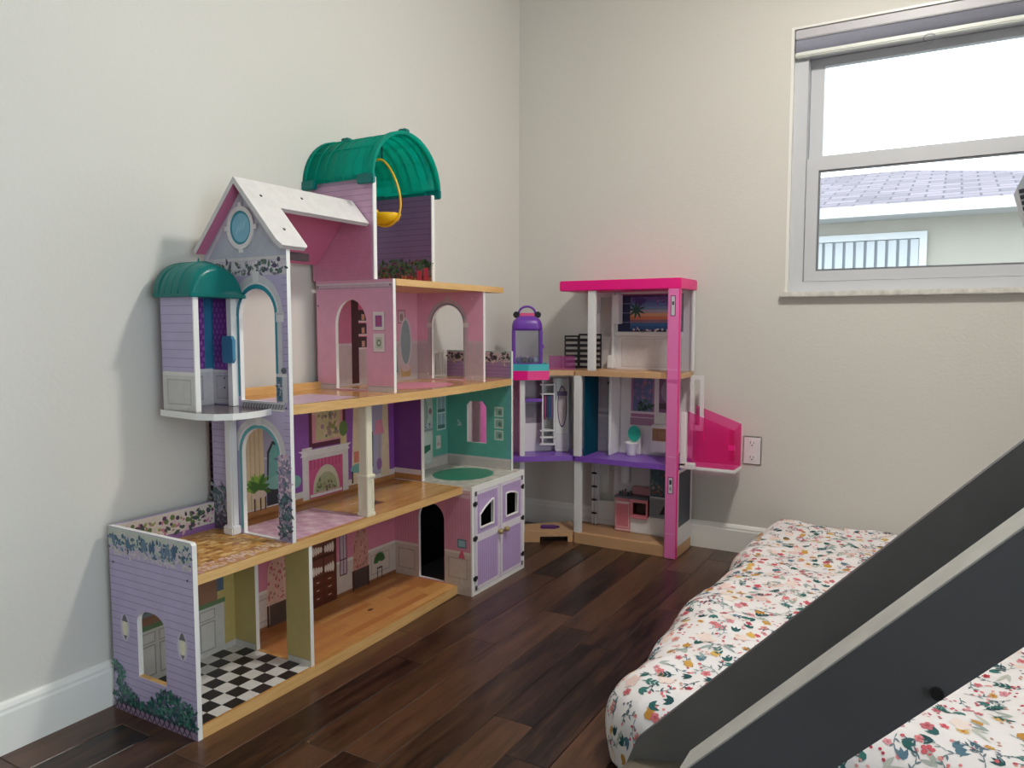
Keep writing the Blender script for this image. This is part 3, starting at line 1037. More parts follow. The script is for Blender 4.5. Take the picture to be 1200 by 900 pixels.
# lower arch surround
a.band(0.2225, 0.60, 0.080, 0.076, 0.096, 0.094, (206, 204, 208), 0, PI, 16)
a.band(0.2225, 0.60, 0.074, 0.073, 0.081, 0.078, (222, 220, 222), 0, PI, 16)
a.band(0.2225, 0.60, 0.066, 0.065, 0.075, 0.074, (86, 164, 170), 0, PI, 16)
a.rect(0.148, 0.392, 0.156, 0.60, (96, 168, 172))
a.poly([(0.214, 0.672), (0.231, 0.672), (0.235, 0.699), (0.210, 0.699)], (222, 220, 222))
# climbing flowers right of the lower arch, shrub at the back
a.rect(0.29, 0.38, 0.332, 0.60, (150, 142, 172))
a.scatter(0.291, 0.40, 0.331, 0.60, 150, [(196, 180, 206), (220, 206, 214), (120, 110, 150), (96, 116, 140), (214, 176, 196)], 0.0085, RNG, 0.4)
a.scatter(0.291, 0.39, 0.331, 0.50, 80, [(58, 100, 112), (80, 126, 130), (60, 80, 100)], 0.0085, RNG, 0.7)
for k in range(2):
    a.poly([(0.292, 0.384), (0.296, 0.384), (0.330, 0.41), (0.326, 0.41)] if k == 0 else [(0.326, 0.384), (0.330, 0.384), (0.296, 0.41), (0.292, 0.41)], (50, 50, 62))
a.scatter(XR + 0.004, 0.39, 0.10, 0.50, 150, [(70, 96, 100), (96, 116, 120), (110, 100, 128), (60, 80, 84), (130, 140, 140)], 0.0085, RNG, 0.6)
a.rect(XR + 0.002, 0.378, 0.10, 0.40, (120, 100, 128))
a.scatter(XR + 0.004, 0.382, 0.10, 0.42, 60, [(60, 80, 84), (90, 70, 100)], 0.008, RNG, 0.6)
# purple damask and wainscot inside the turret
a.rect(0.052, 0.722, 0.131, 1.0, (128, 62, 150))
for ix in range(5):
    for iz in range(12):
        a.ell(0.060 + ix * 0.0155 + (0.007 if iz % 2 else 0), 0.825 + iz * 0.0145, 0.0045, 0.006, (162, 96, 180), 8)
a.rect(0.052, 0.722, 0.131, 0.812, (206, 202, 204))
a.rect(0.052, 0.806, 0.131, 0.812, (226, 224, 224))
a.frame(0.066, 0.735, 0.120, 0.797, 0.0025, (166, 160, 164), (198, 194, 198))
a.rect(0.052, 0.812, 0.060, 1.0, (58, 130, 168))
for sz in (0.79, 0.765):
    a.ell(0.098, sz, 0.003, 0.003, (50, 46, 50), 8)
a.ell(0.324, 0.722, 0.0028, 0.0028, (44, 44, 48), 8)
a.put('facade_print', G, 'y', -1.757, -1)
# round window set in the gable
mb = MB()
nn = 26
out = [(0.178 + 0.050 * math.cos(2 * PI * k / nn), 1.178 + 0.055 * math.sin(2 * PI * k / nn)) for k in range(nn)]
inn = [(0.178 + 0.039 * math.cos(2 * PI * k / nn), 1.178 + 0.043 * math.sin(2 * PI * k / nn)) for k in range(nn)]
mb.plate('y', -1.7625, -1.757, out, [inn], (mat('ring_white', (222, 218, 220), 0.4),) * 3)
for (dx, dz) in ((0, 0.058), (0, -0.058), (0.053, 0), (-0.053, 0)):
    mb.box(0.178 + dx - 0.006, 0.178 + dx + 0.006, -1.7622, -1.757, 1.178 + dz - 0.006, 1.178 + dz + 0.006, mat('ring_white', (0, 0, 0)))
mb.build('round_window_ring', G)
a = Art()
a.ell(0.178, 1.178, 0.0395, 0.0435, (30, 132, 150), 26)
a.ell(0.178, 1.178, 0.0325, 0.0365, (120, 180, 206), 26)
for q in range(3):
    a.leaf(0.158 + q * 0.012, 1.158 + q * 0.006, 0.034, 0.004, 1.1, (150, 200, 220))
a.put('round_window_print', G, 'y', -1.7592, -1)

# column carrying the turret floor, pilaster above it
mb = MB()
mb.bbox(0.117, 0.143, -1.781, -1.758, 0.395, 0.703, mat('column_paint', (226, 226, 230), 0.4), 0.004)
mb.bbox(0.111, 0.149, -1.787, -1.758, 0.378, 0.402, mat('column_paint', (0, 0, 0)), 0.003)
mb.build('porch_column', H)
mb = MB().box(0.133, 0.150, -1.775, -1.757, 0.720, 1.0, WHITE)
mb.build('turret_pilaster', H)
mb = MB()
mb.plate('y', -1.786, -1.776, [(0.126, 0.838), (0.131, 0.832), (0.160, 0.832), (0.166, 0.840), (0.166, 0.892), (0.158, 0.902), (0.131, 0.902), (0.126, 0.897)], [], (mat('blue_tab', (64, 132, 168), 0.4),) * 3)
mb.build('blue_latch', H)

# ---- turret (bay) on the outside of the gable wall
tf = [(0.045, -1.757), (0.045, -1.912), (0.20, -1.928), (0.25, -1.915), (0.28, -1.885), (0.290, -1.85), (0.285, -1.80), (0.270, -1.757)]
mb = MB().plate('z', 0.703, 0.719, tf, [], (WHITE, mat('dark_gloss_board', (110, 92, 96), 0.12), WHITE))
mb.build('turret_floor', H)
mb = MB().box(0.050, 0.172, -1.905, -1.893, 0.719, 1.008, LILAC)
T1 = mb.build('turret_wall', H)
a = Art()
siding_lines(a, 0.050, 0.172, 0.826, 1.005, 0.0215, col=(150, 138, 176))
a.rect(0.050, 0.719, 0.172, 0.815, (206, 204, 202))
a.rect(0.050, 0.806, 0.172, 0.815, (222, 220, 216))
a.frame(0.066, 0.733, 0.158, 0.797, 0.004, (178, 174, 172), (200, 198, 196))
a.put('siding_print', T1, 'y', -1.905, -1)
MB().box(0.172, 0.176, -1.906, -1.892, 0.719, 1.008, WHITE).build('white_edge', T1)
mb = MB().box(0.045, 0.053, -1.893, -1.757, 0.719, 1.008, LILAC)
T2 = mb.build('turret_wall', H)
a = Art()
a.rect(-1.893, 0.815, -1.757, 1.006, (128, 62, 150))
for iy in range(9):
    for iz in range(12):
        a.ell(-1.885 + iy * 0.0155 + (0.007 if iz % 2 else 0), 0.825 + iz * 0.0145, 0.0045, 0.006, (166, 104, 186), 8)
a.rect(-1.893, 0.719, -1.757, 0.815, (212, 208, 210))
a.rect(-1.893, 0.806, -1.757, 0.814, (228, 226, 226))
a.frame(-1.88, 0.733, -1.79, 0.797, 0.003, (168, 164, 168), (200, 198, 200))
a.rect(-1.782, 0.815, -1.757, 1.006, (58, 130, 168))
a.put('damask_print', T2, 'x', 0.053, 1)

def barrel(mb, x0, x1, yc, ry, zs, rz, th, m, n=18, closed_front=False):
    """vault running along x, springing at height zs"""
    vs, fs = [], []
    for x in (x0, x1):
        for r in (0, th):
            for k in range(n + 1):
                t = PI * k / n
                vs.append((x, yc - (ry - r) * math.cos(t), zs + (rz - r) * math.sin(t)))
    N = n + 1
    for k in range(n):
        fs.append((k, k + 1, 2 * N + k + 1, 2 * N + k))
        fs.append((N + k, 3 * N + k, 3 * N + k + 1, N + k + 1))
        fs.append((k, N + k, N + k + 1, k + 1))
        fs.append((2 * N + k, 2 * N + k + 1, 3 * N + k + 1, 3 * N + k))
    fs.append((0, 2 * N, 3 * N, N))
    fs.append((n, N + n, 3 * N + n, 2 * N + n))
    mb.add(vs, fs, m)
    if closed_front:
        vs2 = [(x1 - th, yc - ry * math.cos(PI * k / n), zs + rz * math.sin(PI * k / n)) for k in range(n + 1)]
        mb.add(vs2, [tuple(range(n + 1))], m)
    return mb

# rounded dome of the turret: vault with a softened front end
mb = MB()
n = 18
ring = []
secs = [(0.040, 1.0), (0.080, 1.0), (0.115, 1.0), (0.140, 0.985), (0.158, 0.95), (0.172, 0.88), (0.180, 0.78), (0.182, 0.68)]
vs, fs = [], []
for (sx, s) in secs:
    for k in range(n + 1):
        t = PI * k / n
        vs.append((sx, -1.836 - 0.082 * (0.5 + 0.5 * s) * math.cos(t), 1.003 + 0.085 * s * math.sin(t)))
N = n + 1
for i2 in range(len(secs) - 1):
    for k in range(n):
        fs.append((i2 * N + k, i2 * N + k + 1, (i2 + 1) * N + k + 1, (i2 + 1) * N + k))
fs.append(tuple(range((len(secs) - 1) * N, len(secs) * N)))
fs.append(tuple(range(N))[::-1])
mb.add(vs, fs, TEALDOME)
td = mb.build('turret_roof', H, True)
mb = MB()
mb.bbox(0.040, 0.184, -1.920, -1.752, 0.998, 1.008, TEALDOME, 0.002)
mb.build('eave_rim', td)
mb = MB().cyl((0.11, -1.836, 1.085), (0.11, -1.836, 1.099), 0.004, TEALDOME, 8, 0.001)
mb.build('finial', td)
for sx in (0.06, 0.085, 0.11, 0.135):
    mb = MB().tube([(sx, -1.836 - 0.082 * math.cos(PI * k / 14), 1.003 + 0.085 * math.sin(PI * k / 14)) for k in range(15)], 0.0018, TEALDOME, 6)
    mb.build('rib', td, True)

# ---- gable roof: two pitched boards along y
PKR, EVF, EVR = (0.187, 1.302), (0.347, 1.124), (0.027, 1.124)
def slab(name, outline, m_top, m_bot):
    """outline: list of (s, y): s=0 ridge .. 1 eave on the front slope"""
    mb = MB()
    d = Vector((EVF[0] - PKR[0], 0, EVF[1] - PKR[1]))
    nrm = Vector((-d.z, 0, d.x)).normalized()
    if nrm.z < 0:
        nrm = -nrm
    top = [Vector((PKR[0] + d.x * s, y, PKR[1] + d.z * s)) for s, y in outline]
    bot = [p - nrm * 0.012 if o[0] > 0 else Vector((p.x + 0.0003, p.y, p.z - 0.012 / nrm.z)) for p, o in zip(top, outline)]
    top = [p + Vector((0.0003, 0, 0)) if o[0] == 0 else p for p, o in zip(top, outline)]
    tris = tessellate_polygon([[Vector((s, y, 0)) for s, y in outline]])
    mb.add(top, [tuple(t) for t in tris], m_top)
    mb.add(bot, [tuple(t) for t in tris], m_bot)
    k = len(outline)
    mb.add(top + bot, [(i, (i + 1) % k, k + (i + 1) % k, k + i) for i in range(k)], mat('roof_edge', (206, 202, 204), 0.5))
    return mb.build(name, H)
rf1 = slab('roof_board', [(0, -1.787), (0.92, -1.787), (1.0, -1.779), (1.0, -1.70), (0.97, -1.692), (0.40, -1.692), (0.40, -1.348), (0, -1.348)], PARCH, mat('roof_under', (206, 116, 152), 0.45))
for (s, yy) in ((0.25, -1.735), (0.75, -1.735), (0.16, -1.58)):
    d = Vector((EVF[0] - PKR[0], 0, EVF[1] - PKR[1]))
    c = Vector((PKR[0] + d.x * s, yy, PKR[1] + d.z * s))
    nrm = Vector((-d.z, 0, d.x)).normalized()
    MB().cyl(c, c + nrm * 0.0012, 0.004, METAL, 10).build('screw', rf1)
mb = MB()
d2 = Vector((EVR[0] - PKR[0], 0, EVR[1] - PKR[1]))
n2 = Vector((d2.z, 0, -d2.x)).normalized()
if n2.z < 0:
    n2 = -n2
pts = [Vector((PKR[0], y, PKR[1])) + d2 * s for s, y in ((0, -1.787), (1, -1.787), (1, -1.348), (0, -1.348))]
low = [Vector((p.x, p.y, p.z - 0.012 / n2.z)) if k in (0, 3) else p - n2 * 0.012 for k, p in enumerate(pts)]
mb.add(pts, [(0, 1, 2, 3)], PARCH)
mb.add(low, [(0, 1, 2, 3)], mat('roof_under', (0, 0, 0)))
mb.add(pts + low, [(i, (i + 1) % 4, 4 + (i + 1) % 4, 4 + i) for i in range(4)], mat('roof_edge', (0, 0, 0)))
mb.build('roof_board', H)
# batten under the front eave
MB().box(0.318, 0.330, -1.745, -1.675, 1.092, 1.112, mat('dark_batten', (60, 40, 48), 0.6)).build('eave_batten', H)

# ---- pink partition and tower side (one plane)
hole = arch(0.107, 0.232, 0.734, 0.93, 1.008, 14)
mb = MB().plate('y', -1.345, -1.333, [(XR, 0.730), (XF, 0.730), (XF, 1.0665), (XR, 1.0665)], [hole], (PINK, ROSE, WHITE))
p = mb.build('pink_partition', H)
a = Art()
a.rect(XR, 0.730, 0.105, 0.748, (214, 206, 208))
a.rect(0.234, 0.730, XF - 0.002, 0.748, (214, 206, 208))
a.rect(XR, 0.744, 0.105, 0.7465, (176, 160, 168))
a.rect(0.234, 0.744, XF - 0.002, 0.7465, (176, 160, 168))
a.rect(XR, 1.040, XF - 0.002, 1.058, (206, 186, 198))
a.rect(XR, 1.053, XF - 0.002, 1.057, (226, 214, 220))
a.rect(XR, 1.041, XF - 0.002, 1.044, (176, 150, 166))
for (fx, fz, c1, c2) in ((0.279, 0.942, (190, 70, 120), (150, 90, 150)), (0.279, 0.877, (110, 140, 100), (200, 206, 190))):
    a.rect(fx - 0.023, fz - 0.029, fx + 0.024, fz + 0.028, (176, 120, 146))
    a.rect(fx - 0.022, fz - 0.027, fx + 0.022, fz + 0.028, (230, 224, 222))
    a.rect(fx - 0.013, fz - 0.017, fx + 0.013, fz + 0.017, c2)
    a.ell(fx, fz, 0.009, 0.011, c1, 10)
    a.ell(fx, fz, 0.005, 0.006, c2, 8)
for sx, sz in ((0.036, 1.049), (0.325, 1.049), (0.036, 0.99)):
    a.ell(sx, sz, 0.003, 0.003, (70, 56, 70), 8)
put_split(a, 'wallpaper_print', p, 'y', -1.345, -1)

mb = MB().box(XR - 0.012, 0.262, -1.345, -1.333, 1.067, 1.368, mat('tower_mauve', (204, 160, 190), 0.42, var=0.04, vscale=20))
p = mb.build('tower_wall', H)
a = Art()
siding_lines(a, XR - 0.012, 0.262, 1.262, 1.365, 0.0185, col=(168, 126, 164))
a.poly([(XR - 0.012, 1.067), (0.255, 1.067), (0.255, 1.226), (0.187, 1.302), (XR - 0.012, 1.12)], (208, 140, 170))
k = 1.08
while k < 1.22:
    a.rect(XR, k, 0.255, k + 0.0008, (198, 128, 158))
    k += 0.011
a.put('tower_print', p, 'y', -1.345, -1)
MB().box(0.262, 0.266, -1.346, -1.332, 1.067, 1.368, WHITE).build('white_edge', p)
mb = MB().box(XR, 0.262, -1.052, -1.040, 1.067, 1.356, mat('tower_purple', (126, 98, 142), 0.42, var=0.04, vscale=20))
p = mb.build('tower_wall', H)
a = Art()
siding_lines(a, XR, 0.262, 1.10, 1.354, 0.0185, col=(98, 72, 114))
a.scatter(XI, 1.10, 0.258, 1.145, 300, GARDEN, 0.0095, RNG, 0.7)
a.rect(XI, 1.069, 0.26, 1.094, (110, 70, 60))
a.scatter(XI, 1.07, 0.258, 1.094, 60, [(190, 84, 70), (150, 60, 70), (176, 120, 80), (70, 60, 50)], 0.010, RNG, 0.1)
a.rect(0.203, 1.072, 0.222, 1.112, (206, 66, 92))
a.rect(0.230, 1.078, 0.250, 1.12, (206, 66, 92))
a.rect(XI, 1.069, 0.26, 1.075, (150, 120, 84))
a.put('garden_print', p, 'y', -1.052, -1)
MB().box(0.262, 0.266, -1.053, -1.039, 1.067, 1.356, WHITE).build('white_edge', p)
mb = MB().box(XR - 0.012, XR, -1.333, -1.052, 1.067, 1.30, mat('tower_pale', (206, 206, 200), 0.42))
p = mb.build('tower_back', H)
a = Art()
a.scatter(-1.33, 1.12, -1.056, 1.29, 240, [(70, 110, 80), (120, 150, 120), (200, 190, 196), (170, 150, 170), (96, 120, 96)], 0.0095, RNG, 0.6)
a.scatter(-1.33, 1.09, -1.056, 1.15, 160, [(40, 90, 80), (60, 110, 84), (30, 70, 60)], 0.010, RNG, 0.6)
for yy in (-1.30, -1.23, -1.15, -1.08):
    a.ell(yy, 1.09, 0.022, 0.022, (206, 96, 44), 12)
a.put('trellis_print', p, 'x', XR, 1)

# ---- teal barrel roof of the tower
ROOFY, ROOFR = -1.196, 0.166
mb = barrel(MB(), 0.004, 0.272, ROOFY, ROOFR, 1.362, 0.158, 0.003, TEALROOF, 24)
br_ = mb.build('barrel_roof', H, True)
for (x0, x1, ex) in ((0.264, 0.282, 0.006), (0.0, 0.014, 0.004)):
    mb = barrel(MB(), x0, x1, ROOFY, ROOFR + ex, 1.362, 0.158 + ex, 0.010, TEALROOF, 24)
    mb.build('arch_rim', br_)
for kx in (0.05, 0.088, 0.126, 0.164, 0.202, 0.238):
    mb = barrel(MB(), kx, kx + 0.004, ROOFY, ROOFR + 0.002, 1.362, 0.160, 0.004, TEALROOF, 24)
    mb.build('rib', br_)
for t in (0.22, 0.36, 0.5, 0.64, 0.78):
    yy, zz = ROOFY - (ROOFR + 0.001) * math.cos(PI * t), 1.362 + 0.159 * math.sin(PI * t)
    mb = MB().tube([(0.01, yy, zz), (0.272, yy, zz)], 0.0016, TEALROOF, 5)
    mb.build('purlin', br_)
for kx in (0.262, 0.028):
    mb = MB().bbox(kx - 0.012, kx + 0.018, ROOFY - 0.012, ROOFY + 0.012, 1.519, 1.536, TEALDOME, 0.003)
    mb.build('ridge_cap', br_)
for (yy) in (ROOFY - ROOFR, ROOFY + ROOFR):
    for (x0, x1) in ((-0.002, 0.052), (0.222, 0.284)):
        mb = MB().bbox(x0, x1, yy - 0.008, yy + 0.008, 1.345, 1.374, TEALDOME, 0.003)
        mb.build('corner_clip', br_)
mb = MB().bbox(0.055, 0.235, ROOFY + ROOFR - 0.016, ROOFY + ROOFR - 0.006, 1.342, 1.368, TEALDOME, 0.002)
mb.build('corner_clip', br_)

# ---- arched pink wall on the right of the upper room, pink back wall
hole = arch(0.108, 0.247, 0.734, 0.93, 1.002, 14)
mb = MB().plate('y', -0.842, -0.830, rectp(XI, 0.730, 0.332, 1.047), [hole], (PINK, LILAC, WHITE))
p = mb.build('arched_wall', H)
a = Art()
a.rect(XI, 0.745, 0.10, 0.868, (196, 180, 188))
a.rect(0.255, 0.745, 0.330, 0.868, (196, 180, 188))
a.rect(XI, 0.864, 0.10, 0.874, (206, 186, 196))
a.rect(0.255, 0.864, 0.330, 0.874, (206, 186, 196))
a.rect(XI, 0.731, 0.10, 0.752, (206, 196, 198))
a.rect(0.255, 0.731, 0.330, 0.752, (206, 196, 198))
a.band(0.1775, 0.93, 0.073, 0.076, 0.088, 0.094, (196, 182, 188), 0, PI, 16)
a.band(0.1775, 0.93, 0.0715, 0.0745, 0.0755, 0.079, (96, 150, 150), 0, PI, 16)
a.rect(0.089, 0.745, 0.1035, 0.93, (190, 176, 182))
a.rect(0.2515, 0.745, 0.266, 0.93, (190, 176, 182))
a.rect(0.1035, 0.745, 0.1065, 0.93, (110, 140, 146))
a.rect(0.2485, 0.745, 0.2515, 0.93, (96, 150, 150))
a.rect(0.084, 0.922, 0.106, 0.938, (214, 204, 206))
a.rect(0.249, 0.922, 0.271, 0.938, (214, 204, 206))
a.poly([(0.170, 1.012), (0.185, 1.012), (0.188, 1.034), (0.167, 1.034)], (206, 190, 196))
put_split(a, 'wallpaper_print', p, 'y', -0.842, -1)
for sx, sz in ((0.07, 1.028), (0.285, 1.022), (0.09, 0.752), (0.285, 0.742)):
    MB().cyl((sx, -0.842, sz), (sx, -0.8445, sz), 0.004, mat('plug_pink', (232, 200, 214), 0.4), 10).build('screw_cap', p)
mb = MB().box(XR, XI, -1.333, -0.830, 0.705, 1.047, PINK)
p = mb.build('back_panel', H)
a = Art()
a.rect(-1.333, 0.730, -0.842, 0.868, (200, 186, 190))
a.rect(-1.333, 0.862, -0.842, 0.872, (212, 196, 204))
a.rect(-1.333, 0.730, -0.842, 0.752, (206, 196, 198))
a.frame(-0.956, 0.935, -0.912, 0.985, 0.005, (176, 120, 146), (206, 190, 190))
a.ell(-0.935, 0.958, 0.010, 0.014, (150, 130, 130), 10)
a.ell(-0.912, 0.868, 0.036, 0.09, (206, 198, 204), 22)
a.ell(-0.912, 0.868, 0.028, 0.08, (140, 160, 166), 22)
a.poly([(-1.02, 0.76), (-0.955, 0.76), (-0.968, 0.87), (-0.975, 0.93), (-0.998, 0.93), (-1.005, 0.87)], (120, 160, 160))
a.scatter(-1.015, 0.765, -0.96, 0.90, 40, [(96, 136, 140), (150, 184, 180), (80, 116, 120)], 0.008, RNG, 0.4)
a.rect(-0.94, 0.742, -0.885, 0.775, (200, 170, 120))
a.ell(-0.912, 0.775, 0.026, 0.014, (214, 190, 196), 12)
# bookshelf seen through the pink arch
a.rect(-1.27, 0.87, -1.20, 1.047, (202, 120, 156))
a.rect(-1.20, 0.735, -1.165, 1.047, (70, 26, 36))
a.rect(-1.165, 0.86, -1.08, 1.03, (226, 110, 160))
for zz in (0.855, 0.90, 0.945):
    a.rect(-1.165, zz, -1.08, zz + 0.036, (60, 34, 44))
    a.rect(-1.15, zz + 0.002, -1.135, zz + 0.022, (206, 160, 140))
    a.rect(-1.125, zz + 0.002, -1.105, zz + 0.026, (190, 90, 120))
    a.rect(-1.165, zz - 0.006, -1.08, zz, (228, 214, 214))
a.put('bedroom_print', p, 'x', XI, 1)

# white railing between arched wall and terrace end, terrace parapet + teal wall
mb = MB()
mb.box(XR, XI - 0.004, -0.829, -0.651, 0.823, 0.832, WHITE)
mb.box(XR, XI - 0.004, -0.829, -0.651, 0.730, 0.738, WHITE)
y = -0.822
while y < -0.655:
    mb.cyl((0.034, y, 0.736), (0.034, y, 0.825), 0.003, WHITE, 8)
    y += 0.014
mb.build('terrace_railing', H)
wh = [(0.134, 0.474), (0.224, 0.474), (0.224, 0.615), (0.205, 0.636), (0.15, 0.636), (0.134, 0.62)]
mb = MB().plate('y', -0.650, -0.638, rectp(XI, 0.38, XF, 0.832), [wh], (TEALW, LILAC, WHITE))
p = mb.build('terrace_end_panel', H)
a = Art()
a.rect(XI, 0.38, XF - 0.002, 0.418, (200, 192, 188))
a.rect(XI, 0.413, XF - 0.002, 0.421, (214, 200, 204))
for fz in (0.60, 0.555, 0.51):
    a.frame(0.26, fz - 0.019, 0.30, fz + 0.019, 0.005, (206, 220, 212), (146, 178, 166))
    a.ell(0.284, fz - 0.002, 0.007, 0.009, (96, 130, 120), 8)
a.ell(0.10, 0.545, 0.007, 0.007, (190, 212, 206), 10)
a.rect(0.088, 0.535, 0.108, 0.541, (190, 212, 206))
a.ell(0.093, 0.555, 0.005, 0.005, (190, 212, 206), 8)
a.rect(0.312, 0.421, XF - 0.002, 0.705, (104, 172, 176))
a.put('bathroom_print', p, 'y', -0.650, -1)
a = Art()
a.rect(XI, 0.731, XF - 0.003, 0.790, (158, 126, 168))
a.hlines(XI, XF - 0.003, 0.742, 0.79, 0.0145, (128, 96, 140), 0.0016)
a.rect(XI, 0.790, XF - 0.003, 0.830, (196, 180, 180))
a.scatter(XI + 0.005, 0.785, XF - 0.008, 0.806, 120, [(206, 190, 160), (176, 150, 150), (150, 130, 150)], 0.0075, RNG, 0.3)
a.scatter(XI + 0.005, 0.795, XF - 0.008, 0.822, 90, [(52, 56, 60), (70, 88, 70), (84, 60, 90)], 0.0095, RNG, 0.5)
a.put('flower_box_print', p, 'y', -0.650, -1)

# divider between living room and bathroom
mb = MB().box(XI, 0.162, -0.985, -0.973, 0.38, 0.705, PURPLE)
p = mb.build('purple_divider', H)
a = Art()
a.rect(XI, 0.381, 0.160, 0.405, (186, 132, 84))
a.rect(XI, 0.402, 0.160, 0.420, (224, 214, 220))
put_split(a, 'baseboard_print', p, 'y', -0.985, -1)
MB().box(0.162, 0.166, -0.986, -0.972, 0.38, 0.705, WHITE).build('white_edge', p)

# ---- square column on the living room floor
CREAM = mat('cream_column', (238, 232, 210), 0.4)
cx0, cx1, cy0, cy1 = 0.292, 0.327, -1.462, -1.432
mb = MB()
mb.bbox(cx0 + 0.002, cx1 - 0.002, cy0 + 0.002, cy1 - 0.002, 0.380, 0.705, CREAM, 0.002)
mb.bbox(cx0 - 0.003, cx1 + 0.003, cy0 - 0.003, cy1 + 0.003, 0.378, 0.390, CREAM, 0.002)
cc = mb.build('column', H)
mb = MB().bbox(cx0 - 0.004, cx1 + 0.004, cy0 - 0.004, cy1 + 0.004, 0.490, 0.500, CREAM, 0.002)
mb.build('collar', cc)
mb = MB()
mb.plate('x', cx1 - 0.003, cx1 + 0.0005, rectp(cy0 + 0.001, 0.39, cy1 - 0.001, 0.49), [rectp(cy0 + 0.008, 0.40, cy1 - 0.008, 0.48)], (CREAM, CREAM, CREAM))
mb.build('recessed_panel', cc)
mb = MB()
mb.plate('y', cy0 - 0.0005, cy0 + 0.003, rectp(cx0 + 0.001, 0.39, cx1 - 0.001, 0.49), [rectp(cx0 + 0.009, 0.40, cx1 - 0.009, 0.48)], (CREAM, CREAM, CREAM))
mb.build('recessed_panel', cc)

# ---- wardrobe box at the right end: arched pink side, marble top, two lilac doors
BX1, BY0, BY1 = 0.372, -0.985, -0.620
hole = arch(0.147, 0.258, 0.034, 0.25, 0.308, 14)
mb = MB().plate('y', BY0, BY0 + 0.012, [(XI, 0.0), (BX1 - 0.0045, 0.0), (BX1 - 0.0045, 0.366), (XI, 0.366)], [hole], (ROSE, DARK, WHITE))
p = mb.build('box_side', H)
a = Art()
a.rect(XI, 0.0, BX1 - 0.006, 0.150, (206, 196, 188))
a.rect(XI, 0.143, BX1 - 0.006, 0.152, (224, 216, 208))
a.frame(0.055, 0.055, 0.13, 0.128, 0.004, (178, 168, 162), (208, 198, 190))
a.frame(0.275, 0.055, 0.355, 0.128, 0.004, (178, 168, 162), (208, 198, 190))
a.rect(XI, 0.0, BX1 - 0.006, 0.032, (200, 186, 178))
a.rect(0.30, 0.340, BX1 - 0.006, 0.364, (222, 190, 196))
a.rect(0.30, 0.352, BX1 - 0.006, 0.356, (196, 150, 164))
k = XI
while k < BX1 - 0.005:
    a.rect(k, 0.152, k + 0.001, 0.34, (190, 116, 144))
    k += 0.012
items = [q for q in a.items if not (len(q[0]) == 4 and 0.144 < q[0][0][0] < 0.258 and q[0][1][0] - q[0][0][0] < 0.002)]
a2 = Art()
for pts, col in items:
    # keep the print clear of the doorway
    x0 = min(q[0] for q in pts); x1 = max(q[0] for q in pts)
    if x0 < 0.145 and x1 > 0.26:
        a2.poly([(x0, pts[0][1]), (0.145, pts[0][1]), (0.145, pts[2][1]), (x0, pts[2][1])], col)
        a2.poly([(0.26, pts[0][1]), (x1, pts[0][1]), (x1, pts[2][1]), (0.26, pts[2][1])], col)
    else:
        a2.poly(pts, col)
a2.frame(0.314, 0.165, 0.350, 0.195, 0.004, (70, 140, 150), (150, 190, 200))
a2.poly([(0.317, 0.128), (0.346, 0.128), (0.342, 0.136), (0.336, 0.155), (0.328, 0.155), (0.320, 0.136)], (222, 96, 130))
a2.rect(0.328, 0.03, 0.333, 0.11, (214, 204, 196))
a2.rect(0.313, 0.02, 0.348, 0.04, (206, 196, 186))
put_split(a2, 'hall_print', p, 'y', BY0, -1)
mb = MB().plate('z', 0.366, 0.380, rectp(XI, BY0, BX1 - 0.0045, BY1), [], (WHITE, mat('marble_print', (206, 204, 196), 0.25, var=0.2, vscale=35), WHITE))
p = mb.build('box_top', H)
a = Art()
a.ell(0.215, -0.80, 0.108, 0.125, (64, 150, 124), 32)
a.ell(0.215, -0.80, 0.102, 0.118, (54, 138, 112), 32)
a.put('tub_print', p, 'z', 0.380, 1)
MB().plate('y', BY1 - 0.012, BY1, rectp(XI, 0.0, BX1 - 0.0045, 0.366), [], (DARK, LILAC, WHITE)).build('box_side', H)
MB().box(XI + 0.0005, XI + 0.005, BY0 + 0.012, BY1 - 0.012, 0.012, 0.366, DARK).build('shade_lining', H)  # dark lining added to deepen the shade behind the openings
MB().box(XI, BX1 - 0.004, BY0 + 0.012, BY1 - 0.012, 0.001, 0.012, mat('dim_grey_board', (120, 124, 132), 0.5)).build('box_floor', H)
mb = MB()
mb.plate('x', BX1 - 0.0043, BX1 + 0.002, rectp(BY0, 0.0, BY1, 0.3802), [rectp(BY0 + 0.014, 0.016, BY1 - 0.014, 0.362)], (WHITE, WHITE, WHITE))
mb.build('door_frame', H)
DOORM = mat('door_lilac', (196, 170, 216), 0.4, var=0.03, vscale=30)
WINL = [(-0.938, 0.230), (-0.849, 0.230), (-0.849, 0.318), (-0.87, 0.312), (-0.905, 0.298), (-0.938, 0.278)]
WINR = [(-0.762, 0.230), (-0.676, 0.230), (-0.676, 0.304), (-0.70, 0.312), (-0.73, 0.318), (-0.762, 0.318)]
